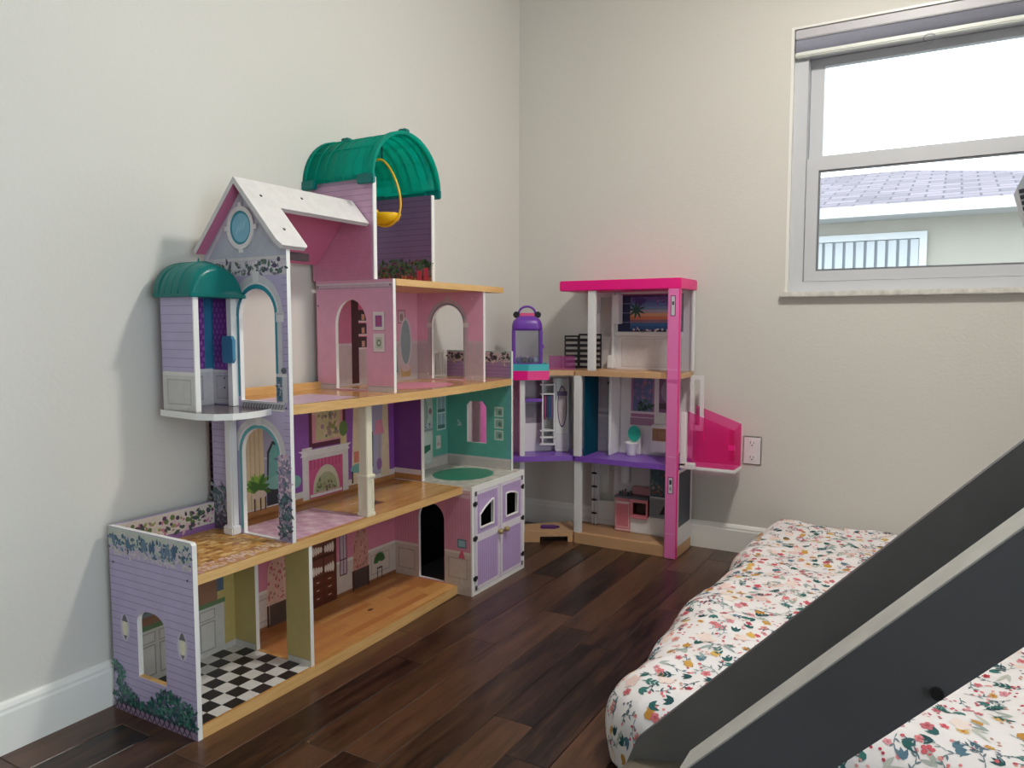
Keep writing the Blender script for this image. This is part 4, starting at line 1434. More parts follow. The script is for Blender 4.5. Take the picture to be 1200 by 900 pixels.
for (ya, yb, wh, knob, hinge) in ((BY0 + 0.015, -0.8035, WINL, -0.815, BY0 + 0.012), (-0.8015, BY1 - 0.015, WINR, -0.772, BY1 - 0.012)):
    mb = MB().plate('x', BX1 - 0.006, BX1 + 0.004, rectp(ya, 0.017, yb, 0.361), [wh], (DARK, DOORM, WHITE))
    dr = mb.build('door', H)
    a = Art()
    y = ya + 0.022
    while y < yb - 0.02:
        if wh[0][0] < y < wh[1][0]:
            a.rect(y, 0.03, y + 0.0022, 0.222, (158, 130, 186))
            a.rect(y, 0.325, y + 0.0022, 0.355, (158, 130, 186))
        else:
            a.rect(y, 0.03, y + 0.0022, 0.355, (158, 130, 186))
        y += 0.0125
    a.rect(ya + 0.001, 0.185, yb - 0.001, 0.212, (230, 224, 234))
    a.rect(ya + 0.001, 0.018, yb - 0.001, 0.030, (228, 222, 232))
    a.rect(ya + 0.001, 0.350, yb - 0.001, 0.360, (228, 222, 232))
    a.rect(ya + 0.001, 0.018, ya + 0.016, 0.360, (224, 216, 230))
    a.rect(yb - 0.016, 0.018, yb - 0.001, 0.360, (224, 216, 230))
    a.put('board_print', dr, 'x', BX1 + 0.004, 1)
    mb = MB()
    for q in range(len(wh)):
        p0, p1 = wh[q], wh[(q + 1) % len(wh)]
        mb.tube([(BX1 + 0.005, p0[0], p0[1]), (BX1 + 0.005, p1[0], p1[1])], 0.0032, WHITE, 6)
    mb.build('window_trim', dr)
    kb = MB(Matrix.Translation((BX1 + 0.004, knob, 0.19)) @ Matrix.Rotation(PI / 2, 4, 'Y'))
    kb.lathe((0, 0, 0), [(0.006, 0.0), (0.006, 0.005), (0.010, 0.010), (0.010, 0.016), (0.006, 0.020), (0.0, 0.021)], GOLD, 14)
    kb.build('knob', dr, True)
    s = 1 if ya < -0.9 else -1
    for hz in (0.06, 0.20, 0.32):
        mb = MB()
        mb.cyl((BX1 + 0.006, hinge + s * 0.004, hz - 0.009), (BX1 + 0.006, hinge + s * 0.004, hz + 0.009), 0.0032, METAL, 8)
        mb.box(BX1 + 0.002, BX1 + 0.0055, hinge - 0.006 * (s > 0) - 0.018 * (s < 0), hinge + 0.018 * (s > 0) + 0.006 * (s < 0), hz - 0.006, hz + 0.006, METAL)
        mb.build('hinge', dr)
    for hz in (0.017, 0.347):
        mb = MB().box(BX1 + 0.004, BX1 + 0.0056, (ya + 0.001) if s > 0 else (yb - 0.012), (ya + 0.012) if s > 0 else (yb - 0.001), hz, hz + 0.016 + 0.0, mat('corner_plate', (110, 112, 116), 0.4, metal=0.6))
        mb.build('corner_plate', dr)

# ---- yellow swing hanging in the tower
SW = thing('toy_swing', 'yellow plastic toy swing hanging under the teal barrel roof', 'swing', (0.19, -1.20, 1.24))
YEL = mat('yellow_plastic', (250, 196, 20), 0.3)
YELD = mat('golden_loop', (232, 178, 40), 0.3)
pts = []
for k in range(40):
    t = 2 * PI * k / 40
    w = 0.058 * (1.0 - 0.25 * math.sin(t))
    pts.append((0.192 + w * math.cos(t) - 0.012 * math.sin(t), -1.215 + 0.012 * math.cos(t), 1.345 + 0.105 * math.sin(t)))
MB().tube(pts, 0.0038, YELD, 8, True).build('loop', SW, True)
mb = MB(Matrix.Translation((0.185, -1.205, 1.245)) @ Matrix.Scale(1.45, 4, (1, 0, 0)))
mb.lathe((0, 0, 0), [(0.0, 0.0), (0.022, 0.002), (0.038, 0.014), (0.045, 0.034), (0.043, 0.036), (0.034, 0.018), (0.0, 0.008)], YEL, 24)
mb.build('seat', SW, True)
mb = MB()
vs, fs = [], []
nb_ = 12
for r in (0.045, 0.041):
    for zz in (0.0, 0.062):
        for k in range(nb_ + 1):
            t = PI * 0.75 + PI * 0.75 * k / nb_
            h = zz * (0.6 + 0.4 * math.sin(PI * k / nb_))
            vs.append((0.185 + 1.45 * r * math.cos(t), -1.205 + r * math.sin(t), 1.262 + h))
N = nb_ + 1
for k in range(nb_):
    fs += [(k, k + 1, N + k + 1, N + k), (2 * N + k, 3 * N + k, 3 * N + k + 1, 2 * N + k + 1), (N + k, N + k + 1, 3 * N + k + 1, 3 * N + k)]
mb.add(vs, fs, YEL)
mb.build('seat_back', SW, True)
mb = MB().tube([(0.18, -1.20, 1.449), (0.178, -1.198, 1.48), (0.178, -1.196, 1.521)], 0.0028, mat('hook_dark', (30, 60, 70), 0.4), 6)
mb.build('hanger', SW, True)

# ================================================================== THE PINK PLASTIC DOLLHOUSE (against the back wall)
D = thing('dollhouse', 'three-storey white and pink plastic dollhouse with hot pink flat roof by back wall', 'dollhouse', (0.6, -0.12, 0))
GREYIN = mat('pale_inside_plastic', (226, 222, 224), 0.4)
MX0, MX1, MYF, MYB = 0.398, 0.846, -0.222, -0.030
# wing turned towards the room, hinged at HP
HP = Vector((0.398, -0.205, 0.0))
WA = math.radians(32.0)
WT = Matrix.Translation(HP) @ Matrix.Rotation(WA, 4, 'Z')      # local -x runs out along the wing, +y to the back
WL = 0.245
WE = 0.355

# base
mb = MB()
mb.plate('z', 0.0, 0.044, [(MX0, MYF), (0.80, MYF), (MX1, MYF + 0.006), (MX1, MYB), (MX0 - 0.09, MYB)], [], (TAN, TAN, TAN))
mb.plate('z', 0.044, 0.0455, [(MX0 + 0.01, MYF + 0.022), (0.70, MYF + 0.022), (0.79, MYF + 0.06), (MX1 - 0.01, MYF + 0.06), (MX1 - 0.01, MYB - 0.01), (MX0 - 0.07, MYB - 0.01)], [], (mat('tan_dark', (176, 136, 100), 0.4), mat('tan_dark', (0, 0, 0)), TAN))
mb.build('base', D)
mb = MB(WT)
mb.plate('z', 0.024, 0.046, [(0.0, 0.0), (-0.02, 0.0), (-WE, 0.0), (-WE, 0.09), (0.0, 0.17)], [], (TAN, TAN, TAN))
mb.box(-0.035, 0.0, 0.0, 0.17, 0.0, 0.024, TAN)
mb.box(-WE, -WL + 0.09, 0.0, 0.09, 0.0, 0.024, TAN)
mb.build('wing_base', D)
# storeys
def two_floor(name, z0, z1, m, bulge=0.0):
    mb = MB()
    pts = [(MX0, MYF)]
    for k in range(1, 10):
        t = k / 10
        pts.append((MX0 + (0.815 - MX0) * t, MYF - bulge * math.sin(PI * t)))
    pts += [(0.815, MYF - 0.012), (0.815, MYF + 0.02), (MX1, MYF + 0.03), (MX1, MYB), (MX0 - 0.09, MYB)]
    mb.plate('z', z0, z1, pts, [], (m, m, m))
    mb.build(name, D)
two_floor('purple_floor', 0.353, 0.375, VIOLET, 0.004)
mb = MB(WT)
mb.plate('z', 0.353, 0.375, [(0.002, 0.0), (-0.06, -0.004), (-0.14, -0.014), (-WL, -0.022), (-WE, -0.02), (-WE, 0.09), (0.002, 0.17)], [], (VIOLET,) * 3)
mb.build('wing_floor', D)
two_floor('tan_floor', 0.718, 0.740, TAN)
mb = MB(WT)
mb.plate('z', 0.718, 0.740, [(0.002, -0.002), (-0.118, -0.002), (-0.118, 0.142), (0.002, 0.172)], [], (TAN,) * 3)
mb.build('wing_deck', D)
mb = MB(WT)
mb.plate('z', 0.700, 0.738, [(-0.118, -0.012), (-0.210, -0.032), (-WE - 0.007, -0.01), (-WE - 0.007, 0.085), (-0.118, 0.141)], [], (HOTPINK,) * 3)
mb.build('pink_deck', D)
# roof
mb = MB()
mb.bbox(0.325, 0.850, MYF - 0.006, -0.012, 1.072, 1.114, HOTPINK, 0.003)
mb.build('roof', D)
# pink corner column and right side
mb = MB()
mb.bbox(0.800, 0.846, -0.236, -0.205, 0.0, 1.072, MIDPINK, 0.003)
p = mb.build('corner_column', D)
MB().box(0.846, 0.8485, -0.234, -0.218, 0.0, 1.072, HOTPINK).build('pink_edge', p)
a = Art()
for zz in (0.10, 0.41, 0.755):
    a.rect(0.802, zz, 0.844, zz + 0.0025, (246, 170, 214))
a.frame(0.812, 0.965, 0.832, 1.045, 0.003, (120, 40, 96), (206, 206, 212))
a.rect(0.818, 1.008, 0.826, 1.022, (60, 60, 70))
a.frame(0.812, 0.262, 0.834, 0.330, 0.003, (150, 30, 96), (206, 206, 212))
a.rect(0.818, 0.30, 0.828, 0.318, (60, 60, 70))
a.ell(0.823, 0.283, 0.005, 0.008, (150, 150, 160), 10)
a.poly([(0.800, 0.705), (0.845, 0.700), (0.845, 0.718), (0.800, 0.718)], (214, 96, 164))
a.put('column_badge', p, 'y', -0.236, -1)
MB().bbox(0.836, 0.850, -0.045, -0.030, 0.740, 1.072, PLASTICW, 0.002).build('rear_post', D)
MB().box(0.840, 0.843, -0.205, -0.045, 0.740, 1.072, CLEAR).build('side_pane', D)
ls = MB().box(0.838, 0.846, -0.205, -0.030, 0.044, 0.353, GREYIN).build('lower_side', D)
a = Art()
a.rect(-0.20, 0.12, -0.045, 0.34, (58, 62, 78))
a.put('chalkboard_print', ls, 'x', 0.846, 1)
# posts
for (x0, x1, y0, y1, z0, z1) in ((0.452, 0.484, MYF + 0.002, MYF + 0.024, 0.740, 1.072), (0.392, 0.424, MYF - 0.002, MYF + 0.02, 0.375, 0.718), (0.392, 0.424, MYF + 0.006, MYF + 0.026, 0.044, 0.353)):
    MB().bbox(x0, x1, y0, y1, z0, z1, PLASTICW, 0.002).build('post', D)
mb = MB(WT)
mb.bbox(-WL + 0.002, -WL + 0.024, -0.012, 0.012, 0.375, 0.700, PLASTICW, 0.002)
mb.build('post', D)
mb = MB(WT)
mb.bbox(-WL + 0.002, -WL + 0.024, 0.002, 0.02, 0.046, 0.353, PLASTICW, 0.002)
mb.build('post', D)

# top storey interior
mb = MB()
mb.plate('y', MYB, -0.018, rectp(0.405, 0.740, MX1, 1.072), [rectp(0.425, 0.88, 0.485, 1.05)], (GREYIN,) * 3)
b3 = mb.build('back_wall', D)
mb = MB().bbox(0.50, 0.80, MYB - 0.012, MYB, 0.884, 0.900, PLASTICW, 0.002)
mb.build('ledge', b3)
mb = MB().bbox(0.500, 0.532, MYB - 0.05, MYB, 0.935, 1.060, PLASTICW, 0.003)
mb.build('wall_cabinet', b3)
mb = MB().bbox(0.488, 0.500, MYB - 0.02, MYB, 0.742, 1.068, PLASTICW, 0.002)
mb.build('pilaster', b3)
mb = MB().bbox(0.476, 0.505, MYB - 0.04, MYB, 0.742, 0.80, PLASTICW, 0.004)
mb.build('wall_cabinet', b3)
MB().bbox(0.405, 0.425, MYB - 0.03, MYB, 0.98, 1.04, PLASTICW, 0.006).build('wall_lamp', b3)
a = Art()
X0, X1, Z0, Z1 = 0.510, 0.800, 0.902, 1.062
a.rect(X0, Z0, X1, Z1, (30, 38, 84))
sx0, sx1, sz0, sz1 = 0.566, 0.755, 0.912, 1.050
cols = [(40, 90, 150), (56, 110, 170), (150, 110, 130), (214, 130, 96), (226, 170, 130), (176, 170, 186), (120, 150, 190), (96, 130, 186), (90, 100, 170), (104, 84, 160)]
for q, c in enumerate(cols):
    a.rect(sx0, sz0 + (sz1 - sz0) * q / len(cols), sx1, sz0 + (sz1 - sz0) * (q + 1) / len(cols) + 0.0, c)
for q in range(9):
    a.leaf(0.595, 0.995, 0.042, 0.010, 2 * PI * q / 9.0 + 0.3, (34, 84, 76))
    a.leaf(0.61, 1.045, 0.036, 0.010, PI + PI * q / 9.0, (70, 60, 130))
a.scatter(0.68, 1.01, 0.755, 1.05, 30, [(110, 80, 150), (150, 110, 170), (84, 70, 130)], 0.009, RNG, 0.6)
for xx in (0.535, 0.562, 0.757):
    a.rect(xx, Z0, xx + 0.004, Z1, (20, 24, 50))
for zz in (0.94, 0.98, 1.02):
    a.rect(0.515, zz, 0.566, zz + 0.004, (110, 120, 150))
    a.rect(0.757, zz, 0.798, zz + 0.004, (70, 76, 110))
a.scatter(0.575, 0.903, 0.79, 0.913, 26, [(196, 180, 196), (150, 120, 150), (226, 220, 214), (90, 80, 110)], 0.008, RNG, 0.2)
a.rect(X0, 1.056, X1, 1.062, (150, 60, 120))
a.rect(0.530, 0.91, 0.560, 0.935, (24, 34, 74))
a.put('sunset_window_print', b3, 'y', MYB, -1)
a = Art()
a.frame(0.528, 0.750, 0.795, 0.872, 0.002, (186, 180, 182), (216, 211, 212))
a.frame(0.412, 0.755, 0.480, 0.87, 0.002, (186, 180, 182), (216, 211, 212))
a.put('wall_relief', b3, 'y', MYB, -1)

# middle storey interior
mb = MB().box(0.33, MX1, MYB, -0.018, 0.375, 0.718, GREYIN)
b2 = mb.build('back_wall', D)
a = Art()
a.rect(0.395, 0.385, 0.505, 0.565, (224, 222, 224))
a.rect(0.395, 0.565, 0.505, 0.71, (206, 200, 206))
a.rect(0.415, 0.535, 0.487, 0.55, (190, 186, 190))
a.rect(0.42, 0.528, 0.48, 0.537, (236, 236, 236))
a.rect(0.612 - 0.09, 0.40, 0.53, 0.71, (196, 186, 192))
# framed pictures / windows
a.rect(0.575, 0.535, 0.68, 0.712, (176, 120, 160))
a.rect(0.585, 0.56, 0.672, 0.712, (104, 112, 160))
a.scatter(0.59, 0.60, 0.668, 0.70, 26, [(150, 120, 170), (110, 130, 180), (180, 130, 150)], 0.014, RNG, 0.4)
a.scatter(0.61, 0.565, 0.668, 0.605, 26, [(48, 84, 70), (70, 104, 84), (36, 60, 56)], 0.013, RNG, 0.7)
a.rect(0.575, 0.55, 0.68, 0.56, (226, 214, 222))
a.rect(0.572, 0.50, 0.68, 0.532, (170, 130, 160))
a.rect(0.69, 0.53, 0.80, 0.712, (226, 222, 224))
a.rect(0.70, 0.56, 0.79, 0.712, (130, 90, 130))
a.ell(0.745, 0.65, 0.036, 0.05, (150, 140, 160), 16)
a.rect(0.70, 0.575, 0.79, 0.60, (84, 60, 76))
a.put('bathroom_print', b2, 'y', MYB, -1)
mb = MB().bbox(0.685, 0.80, MYB - 0.05, MYB, 0.395, 0.512, PLASTICW, 0.003)
vn = mb.build('vanity', D)
a = Art()
a.rect(0.69, 0.445, 0.795, 0.498, (164, 122, 92))
a.frame(0.712, 0.452, 0.775, 0.492, 0.002, (140, 100, 76), (170, 128, 96))
a.put('vanity_print', vn, 'y', MYB - 0.05, -1)
mb = MB().bbox(0.512, 0.524, MYB - 0.10, MYB, 0.376, 0.716, PLASTICW, 0.002)
mb.build('shower_jamb', D)
mb = MB()
mb.cyl((0.492, MYB - 0.02, 0.555), (0.492, MYB - 0.02, 0.70), 0.003, METAL, 8)
mb.cyl((0.480, MYB - 0.02, 0.59), (0.506, MYB - 0.02, 0.59), 0.006, METAL, 8)
mb.cyl((0.492, MYB - 0.02, 0.69), (0.492, MYB - 0.05, 0.68), 0.008, METAL, 8)
mb.build('shower_fitting', D)
mb = MB().box(0.430, 0.434, MYF + 0.022, MYB - 0.03, 0.376, 0.716, CLEARTEAL)
mb.build('shower_door', D)
# wing interior
mb = MB(WT)
mb.plate('z', 0.375, 0.700, [(-WE, 0.082), (-0.002, 0.160), (-0.002, 0.168), (-WE, 0.090)], [], (GREYIN,) * 3)
wb = mb.build('wing_back_wall', D)
a = Art()
a.rect(-0.215, 0.50, -0.145, 0.585, (140, 132, 140))
a.rect(-0.215, 0.585, -0.145, 0.69, (176, 168, 176))
a.put('closet_print', wb, 'y', 0.0, -1, WT @ Matrix.Translation((-0.002, 0.160, 0)) @ Matrix.Rotation(math.atan2(0.078, 0.353), 4, 'Z'))
mb = MB(WT)
mb.bbox(-WE - 0.055, -WE - 0.008, -0.025, 0.010, 0.0, 0.738, MIDPINK, 0.003)
mb.build('corner_column', D)
mb = MB(WT)
mb.plate('x', -WL, -WL + 0.006, rectp(0.012, 0.375, 0.105, 0.70), [], (MIDPINK, mat('magenta_panel', (176, 70, 140), 0.4), MIDPINK))
mb.build('wing_end_panel', D)
mb = MB(WT)
mb.bbox(-WL + 0.006, -0.145, 0.05, 0.105, 0.60, 0.615, VIOLET, 0.002)
mb.build('purple_shelf', D)
mb = MB(WT)
for xx in (-0.142, -0.092):
    mb.box(xx, xx + 0.006, 0.07, 0.128, 0.41, 0.70, PLASTICW)
for zz in (0.41, 0.44, 0.47, 0.63, 0.67):
    mb.box(-0.150, -0.086, 0.068, 0.126, zz, zz + 0.006, PLASTICW)
mb.build('closet_rack', D)
for q, c in enumerate(((150, 60, 110), (60, 60, 96), (40, 90, 130), (110, 80, 130))):
    mb = MB(WT)
    mb.box(-0.132 + q * 0.010, -0.124 + q * 0.010, 0.075, 0.125, 0.52 + 0.012 * (q % 2), 0.625, pm(c))
    mb.build('doll_garment', D)
mb = MB(WT)
mb.bbox(-0.082, -0.022, 0.10, 0.14, 0.375, 0.700, PLASTICW, 0.003)
cl = mb.build('mirror_cabinet', D)
a = Art()
a.ell(-0.052, 0.575, 0.021, 0.092, (96, 70, 110), 22)
a.ell(-0.052, 0.575, 0.017, 0.085, (206, 190, 196), 22)
a.rect(-0.074, 0.622, -0.030, 0.642, (110, 90, 130))
a.rect(-0.072, 0.415, -0.032, 0.42, (190, 186, 190))
a.frame(-0.075, 0.39, -0.028, 0.455, 0.002, (196, 192, 196), (226, 224, 226))
a.put('mirror_print', cl, 'y', 0.10, -1, WT)

# ground storey: kitchen
mb = MB().plate('y', MYB, -0.018, rectp(0.33, 0.044, MX1, 0.353), [rectp(0.428, 0.07, 0.50, 0.335), rectp(0.335, 0.06, 0.395, 0.34)], (GREYIN,) * 3)
b1 = mb.build('back_wall', D)
mb = MB()
mb.box(0.428, 0.50, -0.027, -0.022, 0.07, 0.15, PLASTICW)
mb.build('half_door', b1)
mb = MB()
for xx in (0.402, 0.418):
    mb.box(xx, xx + 0.006, MYB - 0.02, MYB - 0.012, 0.046, 0.350, PLASTICW)
for zz in (0.09, 0.15, 0.21, 0.27, 0.33):
    mb.box(0.402, 0.424, MYB - 0.021, MYB - 0.011, zz, zz + 0.008, METAL)
mb.build('ladder', D)
KPK = mat('kitchen_pink', (226, 140, 150), 0.4)
mb = MB().bbox(0.535, 0.605, MYB - 0.075, MYB, 0.046, 0.192, KPK, 0.003)
kc = mb.build('kitchen_cabinet', D)
a = Art()
a.frame(0.540, 0.066, 0.600, 0.168, 0.002, (240, 214, 216), (214, 124, 136))
a.rect(0.537, 0.170, 0.603, 0.176, (240, 226, 226))
a.rect(0.537, 0.052, 0.603, 0.056, (240, 226, 226))
a.put('cabinet_print', kc, 'y', MYB - 0.075, -1)
mb = MB().bbox(0.605, 0.835, MYB - 0.075, MYB, 0.046, 0.122, PLASTICW, 0.003)
mb.build('kitchen_cabinet', D)
mb = MB()
mb.plate('y', MYB - 0.077, MYB - 0.01, rectp(0.607, 0.118, 0.685, 0.192), [rectp(0.618, 0.128, 0.676, 0.178)], (KPK, KPK, mat('oven_dark', (120, 50, 44), 0.5)))
mb.box(0.630, 0.676, MYB - 0.068, MYB - 0.012, 0.132, 0.172, mat('oven_void', (46, 22, 22), 0.5))
mb.bbox(0.612, 0.684, MYB - 0.088, MYB - 0.075, 0.112, 0.120, KPK, 0.002)
mb.build('oven', D)
mb = MB().bbox(0.533, 0.688, MYB - 0.080, MYB, 0.192, 0.200, mat('counter_grey', (110, 114, 122), 0.3), 0.002)
mb.build('worktop', D)
for q in range(5):
    mb = MB()
    mb.cyl((0.545 + q * 0.012, MYB - 0.04, 0.200), (0.545 + q * 0.012, MYB - 0.04, 0.212 + 0.006 * (q % 3)), 0.0045, pm([(60, 70, 76), (90, 96, 100), (130, 90, 96)][q % 3]), 8)
    mb.build('canister', D)
mb = MB().bbox(0.595, 0.685, MYB - 0.030, MYB, 0.202, 0.236, mat('splash_pink', (196, 140, 146), 0.4), 0.002)
mb.build('splashback', D)
mb = MB().bbox(0.690, 0.80, MYB - 0.075, MYB, 0.122, 0.345, mat('fridge_grey', (150, 156, 160), 0.4), 0.003)
fr_ = mb.build('fridge', D)
a = Art()
a.rect(0.695, 0.21, 0.795, 0.34, (70, 104, 112))
a.scatter(0.70, 0.215, 0.79, 0.335, 34, [(150, 90, 96), (96, 130, 130), (60, 84, 110), (170, 150, 140)], 0.012, RNG, 0.2)
a.rect(0.695, 0.208, 0.795, 0.212, (226, 226, 228))
a.rect(0.695, 0.130, 0.795, 0.20, (132, 140, 146))
a.poly([(0.735, 0.14), (0.795, 0.14), (0.795, 0.19), (0.755, 0.18)], (36, 40, 44))
a.put('fridge_print', fr_, 'y', MYB - 0.075, -1)
mb = MB().bbox(0.545, 0.58, MYB - 0.03, MYB, 0.245, 0.345, PLASTICW, 0.003)
mb.build('wall_cabinet', D)

# balcony on the right side
mb = MB()
mb.bbox(0.848, 1.052, -0.150, -0.030, 0.350, 0.364, PLASTICW, 0.003)
mb.build('balcony_floor', D)
mb = MB()
mb.plate('y', -0.146, -0.1435, [(0.862, 0.364), (1.045, 0.364), (1.045, 0.520), (0.862, 0.585)], [], (CLEARPINK,) * 3)
p = mb.build('balcony_pane', D)
a = Art()
for xx in (0.885, 0.925):
    a.rect(xx, 0.47, xx + 0.003, 0.54, (206, 20, 110))
a.put('pane_groove', p, 'y', -0.146, -1)
mb = MB()
mb.plate('y', -0.036, -0.0335, [(0.862, 0.364), (1.045, 0.364), (1.045, 0.535), (0.862, 0.60)], [], (CLEARPINK,) * 3)
mb.build('balcony_pane', D)
mb = MB().plate('x', 1.045, 1.0475, [(-0.146, 0.364), (-0.0335, 0.364), (-0.0335, 0.535), (-0.146, 0.520)], [], (CLEARPINK,) * 3)
mb.build('balcony_pane', D)
mb = MB().box(1.028, 1.043, -0.1455, -0.135, 0.40, 0.52, CLEARPINK)
mb.box(1.026, 1.046, -0.1465, -0.133, 0.44, 0.46, HOTPINK)
mb.build('balcony_latch', D)
mb = MB()
mb.bbox(0.848, 0.872, -0.205, -0.185, 0.372, 0.588, PLASTICW, 0.003)
mb.bbox(0.848, 0.905, -0.205, -0.170, 0.362, 0.385, PLASTICW, 0.003)
mb.build('bracket', D)
mb = MB()
mb.plate('y', -0.075, -0.062, rectp(0.848, 0.50, 0.902, 0.725), [rectp(0.864, 0.52, 0.888, 0.708)], (PLASTICW,) * 3)
mb.build('balcony_door', D)

# ---- loose things on and in the pink dollhouse
T0 = Vector((0.600, -0.085, 0.375))
to = thing('toy_toilet', 'tiny white toy toilet with a raised turquoise lid', 'toilet', T0)
MB().lathe(T0, [(0.0, 0.0), (0.018, 0.0), (0.020, 0.006), (0.022, 0.03), (0.028, 0.052), (0.030, 0.058), (0.026, 0.058), (0.020, 0.045), (0.0, 0.04)], PLASTICW, 20).build('bowl', to, True)
mb = MB().plate('y', T0.y + 0.018, T0.y + 0.023, [(T0.x + 0.004 + 0.028 * math.cos(2 * PI * k / 22), T0.z + 0.092 + 0.034 * math.sin(2 * PI * k / 22)) for k in range(22)], [], (mat('turquoise_lid', (40, 176, 160), 0.3),) * 3)
mb.build('lid', to)
MB().bbox(T0.x - 0.022, T0.x + 0.03, T0.y + 0.024, T0.y + 0.045, T0.z + 0.0, T0.z + 0.085, PLASTICW, 0.004).build('tank', to)

LC = WT @ Vector((-0.172, 0.080, 0.738))
ty = thing('toy_tray', 'turquoise plastic tray under the purple toy lantern', 'tray', LC)
mb = MB(WT)
o_ = [(-0.120, -0.002), (-0.206, -0.024), (-0.288, 0.004), (-0.288, 0.096), (-0.120, 0.134)]
i_ = [(-0.126, 0.006), (-0.204, -0.015), (-0.281, 0.010), (-0.281, 0.090), (-0.126, 0.127)]
TRAYM = mat('turquoise_tray', (64, 190, 196), 0.35)
mb.plate('z', 0.738, 0.766, o_, [i_], (TRAYM,) * 3)
mb.plate('z', 0.738, 0.742, i_, [], (TRAYM,) * 3)
mb.build('tray', ty)
L0 = WT @ Vector((-0.209, 0.050, 0.742))
lt = thing('toy_lantern', 'purple toy lantern with clear panes, domed top and carry handle', 'lantern', L0)
LT = Matrix.Translation(L0) @ Matrix.Rotation(WA, 4, 'Z') @ Matrix.Scale(1.06, 4)
PURP = mat('lantern_purple', (112, 58, 170), 0.35)
hw, hd = 0.060, 0.045
mb = MB(LT)
mb.bbox(-hw, hw, -hd, hd, 0.0, 0.026, PURP, 0.004)
mb.build('base', lt)
for sx in (-1, 1):
    for sy in (-1, 1):
        mb = MB(LT)
        mb.bbox(sx * (hw - 0.006) - 0.006, sx * (hw - 0.006) + 0.006, sy * (hd - 0.006) - 0.006, sy * (hd - 0.006) + 0.006, 0.024, 0.158, PURP, 0.002)
        mb.build('corner_post', lt)
mb = MB(LT)
for q in range(1):
    mb.box(-hw + 0.01, hw - 0.01, -hd + 0.004, -hd + 0.006, 0.026, 0.158, CLEAR)
mb.build('pane', lt)
mb = MB(LT)
mb.box(-hw + 0.01, hw - 0.01, hd - 0.006, hd - 0.004, 0.026, 0.158, CLEAR)
mb.build('pane', lt)
for sx in (-1, 1):
    mb = MB(LT)
    mb.box(sx * (hw - 0.005) - 0.001, sx * (hw - 0.005) + 0.001, -hd + 0.01, hd - 0.01, 0.026, 0.158, CLEAR)
    mb.build('pane', lt)
mb = MB(LT)
n = 12
secs = [(1.0, 0.156), (1.02, 0.166), (1.0, 0.180), (0.92, 0.194), (0.72, 0.206), (0.48, 0.213), (0.0, 0.215)]
vs, fs = [], []
for s, zz in secs:
    for k in range(24):
        t = 2 * PI * k / 24
        c, q = math.cos(t), math.sin(t)
        e = 0.45
        vs.append((hw * s * abs(c) ** e * (1 if c > 0 else -1), hd * s * abs(q) ** e * (1 if q > 0 else -1), zz))
for r in range(len(secs) - 1):
    for k in range(24):
        fs.append((r * 24 + k, r * 24 + (k + 1) % 24, (r + 1) * 24 + (k + 1) % 24, (r + 1) * 24 + k))
fs.append(tuple(range(24))[::-1])
mb.add(vs, fs, PURP)
mb.build('domed_top', lt, True)
mb = MB(LT)
mb.tube([(0.034 * math.cos(PI * k / 14), 0, 0.222 + 0.030 * math.sin(PI * k / 14)) for k in range(15)], 0.0045, PURP, 8)
mb.build('handle', lt, True)
mb = MB(LT)
mb.bbox(-0.032, 0.032, -0.008, 0.008, 0.208, 0.226, mat('pink_bar', (226, 84, 140), 0.4), 0.004)
mb.build('handle_bar', lt)
for sx in (-1, 1):
    mb = MB(LT)
    mb.cyl((sx * 0.043, -0.006, 0.219), (sx * 0.043, 0.006, 0.219), 0.013, BLACKP, 18)
    mb.build('pivot_knob', lt)
mb = MB(LT)
mb.bbox(hw - 0.002, hw + 0.008, -0.012, 0.012, 0.082, 0.10, PURP, 0.003)
mb.build('latch', lt)
for q in range(7):
    mb = MB(LT)
    qx, qy = -0.036 + 0.012 * q, [-0.02, 0.012, -0.008, 0.02, -0.022, 0.004, -0.015][q]
    cols_ = [(70, 84, 150), (150, 110, 160), (60, 50, 80), (196, 170, 190), (40, 60, 110), (120, 90, 110), (170, 190, 210)]
    mb.lathe((qx, qy, 0.0265), [(0.004, 0.0), (0.011, 0.004), (0.012, 0.012 + 0.004 * (q % 3)), (0.005, 0.022 + 0.006 * (q % 2)), (0.0, 0.024 + 0.006 * (q % 2))], pm(cols_[q]), 10)
    mb.build('trinket', lt, True)

# orchid clear railing panels and black folding screen on the deck
rl = thing('toy_railing', 'clear orchid-pink railing panels beside the lantern tray', 'railing', WT @ Vector((-0.06, 0.01, 0.740)))
mb = MB(WT)
mb.box(-0.116, -0.062, 0.03, 0.033, 0.740, 0.800, CLEARORCHID)
mb.build('panel', rl)
mb = MB(WT)
mb.plate('y', 0.008, 0.011, rectp(-0.066, 0.740, -0.008, 0.800), [rectp(-0.058, 0.75, -0.020, 0.792)], (CLEARORCHID,) * 3)
mb.box(-0.058, -0.020, 0.009, 0.010, 0.75, 0.792, CLEARORCHID)
mb.build('panel', rl)
sc_ = thing('folding_screen', 'small black slatted folding screen standing behind pink railing', 'screen', (0.37, -0.075, 0.740))
for (x0, y0, x1, y1, z1) in ((0.290, -0.105, 0.345, -0.075, 0.885), (0.345, -0.075, 0.445, -0.055, 0.892)):
    d = Vector((x1 - x0, y1 - y0, 0))
    Ts = Matrix.Translation((x0, y0, 0)) @ Matrix.Rotation(math.atan2(d.y, d.x), 4, 'Z')
    L = d.length
    mb = MB(Ts)
    mb.plate('y', -0.003, 0.003, rectp(0, 0.7405, L, z1), [rectp(0.006, 0.752, L - 0.006, z1 - 0.008)], (BLACKP,) * 3)
    sp = mb.build('leaf', sc_)
    zz = 0.764
    while zz < z1 - 0.02:
        mb = MB(Ts)
        mb.box(0.005, L - 0.005, -0.002, 0.002, zz, zz + 0.013, BLACKP)
        mb.build('slat', sp)
        zz += 0.0235
